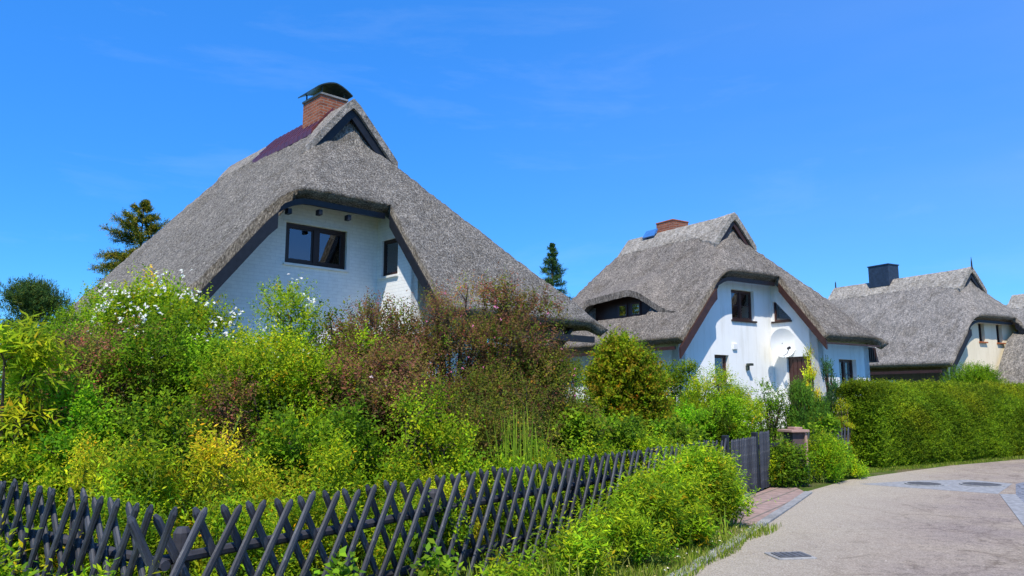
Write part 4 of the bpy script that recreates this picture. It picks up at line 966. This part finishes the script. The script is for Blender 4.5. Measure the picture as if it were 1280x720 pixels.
bush('shrub', 'thin round-leaved shrub before the terrace of the middle house', 'shrub', 958, 468, 18.6, 28, 'mid', dens=.7)
bush('shrub', 'lime green sapling right above the gate pickets', 'shrub', 936, 510, 15.2, 14, 'lime', dens=.8)
def column(name, label, cat, px, py, Yd, hw, style, dens=1.):
    x, y, z = P_(px, py, Yd); zg = float(ground_z(x, y)); hh = z-zg; r_ = hw*Yd/950; rng = np.random.default_rng(px)
    n = 26; zz = rng.uniform(.06, .93, n); wdt = r_*np.minimum(1, (1-zz)*1.6)**.7; an = rng.uniform(0, 6.28, n)
    C = np.stack([np.cos(an)*wdt*.55, np.sin(an)*wdt*.55, zz*hh*.95], 1); rad = np.maximum(.07, wdt*.55)
    return plant(name, label, cat, x, y, r_, z, style, lumps=(C, rad), dens=dens)
column('conifer', 'slender golden yellow conifer in front of the white wall', 'conifer', 1009, 424, 18.9, 15, 'thujay')
column('conifer', 'blue-green pointed conifer right of the golden one', 'conifer', 1034, 444, 19.2, 18, 'thujab')
bush('conifer', 'broad fresh green conifer bush in front of the golden conifer', 'conifer', 1002, 470, 18.6, 30, 'thuja', frac=.5)
bush('shrub', 'small yellow shrub at the left end of the long hedge', 'shrub', 1052, 492, 18.4, 12, 'yellowcover', dens=.6)
for (px, py, Yd, hw, st, lb) in [(978, 560, 14.7, 34, 'broad', 'lush green climber burying the gate pillar foot'), (1022, 556, 15.5, 34, 'weed', 'green climber in the middle of the growth beyond the gate'),
        (1055, 575, 16.3, 30, 'weed', 'green growth tumbling toward the road bend by the hedge'), (1022, 530, 16.4, 26, 'broad', 'upright leafy shoots behind the pinkish pillar'), (962, 585, 14.6, 18, 'weed', 'weeds at the foot of the picket panel by the gate')]:
    bush('climbing_shrub', lb, 'climber', px, py, Yd, hw, st, group='climbers beyond the gate', dens=1.5, ry=.42)
bush('shrub', 'loose green bush rising behind the long hedge before the cream house', 'shrub', 1212, 456, 28, 50, 'mid', dens=1.1)
# weeds on the verge before the long fence
VW = 'tall weeds on the verge'
for (x, y, r_, z, lb) in [(.55, 7.0, .30, .34, 'nettle-like weeds nearest the camera on the verge'), (.95, 7.75, .36, .44, 'second clump of verge weeds beside the kerb'), (1.4, 8.5, .42, .55, 'verge weeds half way along the kerb'),
        (1.85, 9.3, .46, .66, 'tall verge weeds before the narrowing pickets'), (2.35, 10.1, .52, .78, 'tallest verge weeds beside the red paving'), (2.72, 10.9, .40, .70, 'last clump of verge weeds before the gate'), (.1, 6.35, .22, .26, 'low weeds at the foot of the nearest pickets'), (2.0, 8.75, .30, .26, 'low weeds spilling onto the kerb near the drain cover'), (2.75, 9.95, .30, .34, 'low weeds spilling toward the red paving'), (1.35, 7.75, .28, .22, 'lowest weeds beside the kerb at the bottom of the picture'),
        (-.15, 5.6, .2, .2, 'low grassy weeds at the bottom middle of the picture')]:
    plant('weed_clump', lb, 'plant', x, y, r_, z, 'nettle', group=VW, ry=r_*.85, frac=.5)
for (x, y, r_, z, lb) in [(-1.05, 5.1, .16, .60, 'broad-leaved seedling climbing the near pickets'), (-.55, 5.95, .14, .52, 'single leafy weed before the pickets'), (-1.45, 4.75, .16, .42, 'small leafy weed at the foot of the fence corner')]:
    plant('weed_clump', lb, 'plant', x, y, r_, z, 'broad', group='small weeds in front of the pickets', ry=.12, dens=.8)
for (x, y, r_, z, lb) in [(-2.75, 4.3, .26, .78, 'weeds growing through the short fence near the left edge'), (-3.2, 4.55, .3, .80, 'yellow-green weeds at the bottom left corner'), (-2.25, 4.25, .22, .62, 'thin weeds before the short fence by the corner')]:
    plant('weed_clump', lb, 'plant', x, y, r_, z, 'weed', group='weeds before the short fence', ry=.18, dens=.55)
# grass tuft with long blades
def blades(rng, P, h_, w, lean, pal):
    n = len(P); d = rng.uniform(0, 6.28, n); H_ = h_*rng.uniform(.6, 1.2, n); ln = lean*rng.uniform(.2, 1.3, n)*H_
    sx = np.cos(d+1.57)*w/2; sy = np.sin(d+1.57)*w/2; ox = np.cos(d)*ln; oy = np.sin(d)*ln; z0 = np.zeros(n)
    A = P+np.stack([sx, sy, z0], 1); B = P-np.stack([sx, sy, z0], 1)
    Cc = P+np.stack([ox*.35-sx*.8, oy*.35-sy*.8, H_*.6], 1); Dd = P+np.stack([ox*.35+sx*.8, oy*.35+sy*.8, H_*.6], 1); T = P+np.stack([ox, oy, H_], 1)
    T2 = T+np.stack([sx*.2, sy*.2, z0], 1)
    V = np.stack([A, B, Cc, Dd, T, T2], 1).reshape(-1, 3); b = np.arange(n)[:, None]*6
    q = np.concatenate([b+np.array([0, 1, 2, 3]), b+np.array([3, 2, 4, 5])]); pal = np.array(pal)
    c = pal[rng.integers(0, len(pal), n)]*np.exp(rng.normal(0, .15, (n, 1))); return V, q, np.repeat(c, 6, 0)
rng = np.random.default_rng(8)
x, y, z = P_(650, 530, 8.7); zg = float(ground_z(x, y)); P = np.stack([x+rng.normal(0, .16, 130), y+rng.normal(0, .12, 130), np.zeros(130)], 1); P[:, :2] -= (x, y)
V, q, c = blades(rng, P, (z-zg), .022, .18, [(.20, .34, .02), (.3, .42, .03)])
t_ = tag(np_mesh('grass_tuft', V, q, M['grass'], None, c), 'tall upright bright green grass tuft behind the long fence', 'plant'); t_.location = (x, y, zg)
# yellow stalks (several thin yellow plants above the weeds)
for (px, py, Yd, lb) in [(150, 545, 6.9, 'left thin yellow stalk leaning above the weeds'), (135, 560, 6.7, 'right thin yellow stalk beside its twin'), (282, 520, 7.0, 'tall thin yellow-green stalk in the middle of the bed')]:
    x, y, z = P_(px, py, Yd); zg = float(ground_z(x, y)); t_ = thing('stalk_plant', lb, 'plant', (x, y, zg), 0, 'thin yellow stalks')
    rng = np.random.default_rng(px); n = 26; s = np.linspace(.1, 1, n); P = np.stack([-.25+.38*s**1.3, 0*s, (z-zg)*s], 1)
    b = MB(); b.tube([tuple(v_) for v_ in P[::5]]+[tuple(P[-1])], [.007]*(len(P[::5])+1), 5); b.build('stem', M['stalk'], t_)
    V, q, c = leaves(rng, P, np.tile([.2, 0, .97], (n, 1)), np.full(n, .05), 4, .05, .022, .8, 0, [(.5, .5, .03), (.4, .45, .02)]); np_mesh('foliage', V, q, M['leaf'], t_, c)

# hedge
def hedge(name, label, A, B, dep, hgt, seed=1):
    A = Vector(A); B = Vector(B); D = B-A; Ln = D.length; rz = math.atan2(D.y, D.x); t_ = thing(name, label, 'hedge', (A.x, A.y, 0), rz)
    rng = np.random.default_rng(seed)
    kw = [np.array([rng.uniform(.6, 3), rng.uniform(1, 4), rng.uniform(0, 6), rng.uniform(.5, 1)]) for _ in range(7)]
    def bulge(u, v): return sum(.022*k[3]*np.sin(u*k[0]*1.6+v*k[1]*k[3]*(1 if k[2] > 3 else -1)+k[2]) for k in kw)
    n = 60000
    face = rng.choice(3, n, p=[.62, .30, .08]); u = rng.uniform(0, Ln, n); v = rng.uniform(0, 1, n)
    P = np.zeros((n, 3)); Nn = np.zeros((n, 3))
    fr_ = face == 0; tp = face == 1; en = face == 2
    rnd = lambda zz: .42*np.clip((zz-.66)/.34, 0, 1)**2+.10*np.clip(1-zz/.15, 0, 1)
    P[fr_] = np.stack([u[fr_], bulge(u[fr_], v[fr_]*hgt*1.5)+rnd(v[fr_]), v[fr_]*hgt], 1); Nn[fr_] = (0, -1, .35)
    P[tp] = np.stack([u[tp], .25+v[tp]*(dep-.3), hgt+bulge(u[tp], v[tp]*3)-.02-.12*(2*v[tp]-1)**2+.05*np.sin(u[tp]*2.3)*np.sin(u[tp]*.7)], 1); Nn[tp] = (0, -.25, 1)
    ve = v[en]; P[en] = np.stack([bulge(ve*5, u[en])-.02+rnd(ve), rng.uniform(0, dep, en.sum()), ve*hgt], 1); Nn[en] = (-1, 0, .3)
    P += -nrm(Nn)*rng.uniform(-.02, .22, (n, 1))
    D_ = nrm(nrm(Nn)*.8+rng.normal(0, .45, (n, 3))+np.array([0, 0, .35]))
    V, q, c = leaves(rng, P, D_, rng.uniform(.06, .2, n), 6, .055, .030, .8, 0, [(.125, .22, .008), (.19, .31, .010), (.25, .37, .012), (.07, .14, .008)], colvar=.2)
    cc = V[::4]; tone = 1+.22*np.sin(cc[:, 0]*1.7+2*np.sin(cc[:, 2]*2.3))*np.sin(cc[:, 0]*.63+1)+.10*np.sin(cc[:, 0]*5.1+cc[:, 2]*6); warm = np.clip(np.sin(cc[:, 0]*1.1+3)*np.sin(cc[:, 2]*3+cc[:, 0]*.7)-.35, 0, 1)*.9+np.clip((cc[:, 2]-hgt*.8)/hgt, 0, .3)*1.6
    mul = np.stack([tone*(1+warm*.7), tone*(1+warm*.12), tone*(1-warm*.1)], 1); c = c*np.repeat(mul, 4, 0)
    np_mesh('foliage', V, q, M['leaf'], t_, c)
    b = MB(); b.box((Ln/2, dep/2+.1, hgt*.45), (Ln-.5, dep-.55, hgt*.82)); b.build('dark_core', M['inner'], t_)  # solid dark box added against see-through, coloured like the shaded hedge inside
M['inner'] = simple('dark_hedge_core', (.03, .04, .012), .95, .05, .5, 12, .05)
hedge('hedge', 'long clipped green hedge along the far side of the road', (8.6, 18.1), (19, 25.0), 1.15, 1.98)

# grass of the verges
rng = np.random.default_rng(21)
n = 30000; s = rng.uniform(-1, 10.6, n); d = rng.uniform(-.10, 1.22, n)-.07*np.sin(s*3.1)*np.sin(s*1.3)
k1 = np.array([1.62, 7.52])-FD2*6.6
P = np.stack([k1[0]+FD2[0]*s*1.0-.828*(d+.02), k1[1]+FD2[1]*s+.56*(d+.02), np.zeros(n)], 1)
P = P[(P[:, 1] < 10.0+rng.uniform(-.3, .3, len(P)))]
n2 = 15000; s2 = rng.uniform(-.6, 11.5, n2); d2 = rng.beta(1.2, 2.2, n2)*.75
Q = np.stack([HA[0]+HD[0]*s2+.55*(d2-.35)+.1, HA[1]+HD[1]*s2-.835*(d2-.35)-.05, np.zeros(n2)], 1)
n3 = 5000; Q3 = np.stack([rng.uniform(5.0, 7.4, n3), np.zeros(n3), np.zeros(n3)], 1); Q3[:, 1] = 14.6+(Q3[:, 0]-5.0)*1.22+rng.normal(0, .16, n3)
n4 = 20000; Q4 = np.stack([rng.uniform(-8, 2.5, n4), rng.uniform(4.5, 12, n4), np.zeros(n4)], 1); d2_ = (Q4[:, 0]-FC[0])*-.828+(Q4[:, 1]-FC[1])*.56; Q4 = Q4[d2_ > .05]; Q4[:, 2] = ground_z(Q4[:, 0], Q4[:, 1])
n5 = 2600; s5 = rng.uniform(1.2, 9.6, n5)+rng.normal(0, .2, n5); d5 = .28+.85*rng.beta(2.2, 1.6, n5)+.12*np.sin(s5*2.1); P5 = np.stack([k1[0]+FD2[0]*s5-.828*d5, k1[1]+FD2[1]*s5+.56*d5, np.zeros(n5)], 1)
for (PP, hh, nm) in ((P5, .30, 4), (P, .075, 0), (Q, .06, 1), (Q3, .08, 2), (Q4, .22, 3)):
    V, q, c = blades(rng, PP, hh, .009 if nm < 3 else .014, .5, [(.18, .28, .02), (.28, .36, .03), (.12, .2, .015), (.36, .36, .08)])
    tag(np_mesh('grass', V, q, M['grass'], None, c), ['short grass on the verge beside the kerb', 'mossy grass strip at the hedge foot', 'rough grass at the road bend', 'long grass under the garden shrubs', 'tall grass blades among the verge weeds'][nm], 'grass', kind='stuff')
# fallen petals and clover flowers on the verge, pebbles on the road
n = 150; s = rng.uniform(0, 9.5, n); d = rng.uniform(.05, .6, n); PP = np.stack([k1[0]+FD2[0]*s-.828*d, k1[1]+FD2[1]*s+.56*d, rng.uniform(.02, .09, n)], 1); PP = PP[PP[:, 1] < 10.2]
V, q, c = leaves(rng, PP, nrm(np.array([0, -.2, 1])+rng.normal(0, .2, (len(PP), 3))), np.full(len(PP), .003), 5, .016, .014, 1.6, 0, [(.8, .8, .7), (.7, .6, .2)])
tag(np_mesh('daisies', V, q, M['petal'], None, c), 'tiny white flowers in the verge grass', 'flowers', kind='stuff')
n = 900; PP = np.stack([rng.uniform(1, 9, n), rng.uniform(6, 16, n), np.full(n, .006)], 1)
dk = (PP[:, 0]-1.67)*.83-(PP[:, 1]-7.52)*.56; kp = (dk > .1) & ((dk < .9) | (rng.random(n) < .25)) & (dk < 3.6); PP = PP[kp]
m_ = len(PP); r_ = rng.uniform(.006, .018, m_)[:, None, None]
oc = np.array([(1, 0, 0), (0, 1, 0), (-1, 0, 0), (0, -1, 0), (0, 0, .7)])[None]*r_*rng.uniform(.7, 1.3, (m_, 5, 3)); V = (PP[:, None]+oc).reshape(-1, 3); bb = np.arange(m_)[:, None]*5
F = np.concatenate([bb+np.array(f_) for f_ in ((0, 1, 4), (1, 2, 4), (2, 3, 4), (3, 0, 4))])
tag(np_mesh('gravel', V, F, simple('pebble', (.36, .31, .26), .9, .2, .4, 3)), 'loose pebbles and crumbs on the road', 'gravel', kind='stuff')

# ------------------------------------------------------------------ conifers in the background
def spruce(label, px, py, Yd, hw, pal, seed, ratio=1., dens=1., trunk_z=0):
    x, y, z = P_(px, py, Yd); rng = np.random.default_rng(seed); zg = float(ground_z(x, y)); hh = z-zg; r_ = hw*Yd/950
    t_ = thing('conifer_tree', label, 'tree', (x, y, zg)); Ps = []; Ds = []; Lz = []
    b = MB(); b.tube([(0, 0, -.1), (0, 0, hh*.5), (0, 0, hh*.99)], [.02*hh*.8, .012*hh*.8, .01], 8); b.build('trunk', M['bark'], t_)
    br = MB(); lv = np.linspace(.12, .985, int(34*ratio))
    for l_ in lv:
        reach = r_*min(1., (1-l_)*4.2+.03)*1.0
        for a in range(7):
            an = rng.uniform(0, 6.28); rr = reach*rng.uniform(.6, 1.15); z0 = hh*(l_+rng.uniform(-.01, .01)); up_ = rng.uniform(-.25, .12)+.35*(l_ > .8)
            e = np.array([math.cos(an)*rr, math.sin(an)*rr, z0+rr*up_]); s_ = np.array([0, 0, z0]); br.tube([tuple(s_), tuple(e)], [.018, .006], 4, False)
            m_ = int(34*dens*max(.4, rr)); tt = rng.uniform(.15, 1, m_); base = s_+(e-s_)*tt[:, None]; dr_ = nrm((e-s_)[None]+rng.normal(0, .55*rr+.1, (m_, 3)))
            Ps.append(base); Ds.append(dr_); Lz.append(np.full(m_, .12+.22*min(1, rr)))
    br.build('branches', M['bark'], t_)
    Ps = np.concatenate(Ps); Ds = np.concatenate(Ds); Lz = np.concatenate(Lz)*.9
    V, q, c = leaves(rng, Ps, Ds, Lz, 9, .10, .035, .6, 0, pal, colvar=.22); np_mesh('crown', V, q, M['needle'], t_, c)
spruce('yellow-tinged spruce rising behind the left slope of the big roof', 180, 252, 31, 47, [(.05, .10, .012), (.20, .20, .012), (.09, .14, .015), (.30, .24, .02)], 3, .9, 2.0)
spruce('small dark spruce between the near and middle houses', 690, 304, 44, 21, [(.03, .085, .02), (.05, .12, .03), (.08, .14, .03)], 4, .9, 1.8)
def pine(label, px, py, Yd, hw, pal, seed):
    x, y, z = P_(px, py, Yd); rng = np.random.default_rng(seed); zg = float(ground_z(x, y)); hh = z-zg; r_ = hw*Yd/950
    t_ = thing('pine_tree', label, 'tree', (x, y, zg)); b = MB(); b.tube([(0, 0, -.1), (.1, 0, hh*.5), (0, .1, hh*.95)], [.14, .1, .03], 8); b.build('trunk', M['bark'], t_)
    n = 24; an = rng.uniform(0, 6.28, n); rr = r_*np.sqrt(rng.uniform(.02, 1, n))*.8; zz = hh*(.94-.5*(rr/r_)**1.5*rng.uniform(.3, 1.2, n)); C = np.stack([np.cos(an)*rr, np.sin(an)*rr, zz], 1); rad = rng.uniform(.25, .5, n)
    b = MB()
    for e in C: b.tube([(0, 0, e[2]*.75), tuple(e)], [.05, .015], 5, False)
    b.build('limbs', M['bark'], t_)
    ci = rng.integers(0, n, 2600); u = nrm(rng.normal(0, 1, (2600, 3))); P0 = C[ci]+u*(rad[ci]*rng.uniform(.2, 1, 2600))[:, None]*np.array([1.3, 1.3, .7]); D = nrm(u*.6+np.array([0, 0, .7])+rng.normal(0, .3, (2600, 3)))
    V, q, c = leaves(rng, P0, D, rng.uniform(.1, .25, 2600), 10, .12, .02, .6, 0, pal, colvar=.2); np_mesh('crown', V, q, M['needle'], t_, c)
pine('dark green pine standing behind the shrubs at the far left', 42, 346, 19, 36, [(.03, .08, .02), (.05, .11, .025), (.10, .14, .02)], 5)
bpy.context.view_layer.update()
# a belt of trees far behind the village
for i, (x, y, w_, h_) in enumerate([(-34, 62, 9, 5.5), (-20, 66, 9, 5.2), (-6, 64, 8, 4.6), (7, 68, 9, 4.8), (20, 72, 9, 4.6), (36, 78, 10, 5), (54, 84, 11, 5.5), (-48, 58, 9, 6)]):
    STY['far'] = dict(dens=2.2, k=8, shoot=.7, ll=.42, lw=.26, pal=MID+DARK, var=.2)
    rg_ = np.random.default_rng(50+i); C, rad = lumps_of(rg_, w_, 4, h_, 60, .34, 1.2); 
    plant('broadleaf_tree', 'distant green tree crown low behind the houses', 'tree', x, y, w_, h_+.7, 'far', lumps=(C, rad*.9), group='distant trees behind the houses', dens=.5)
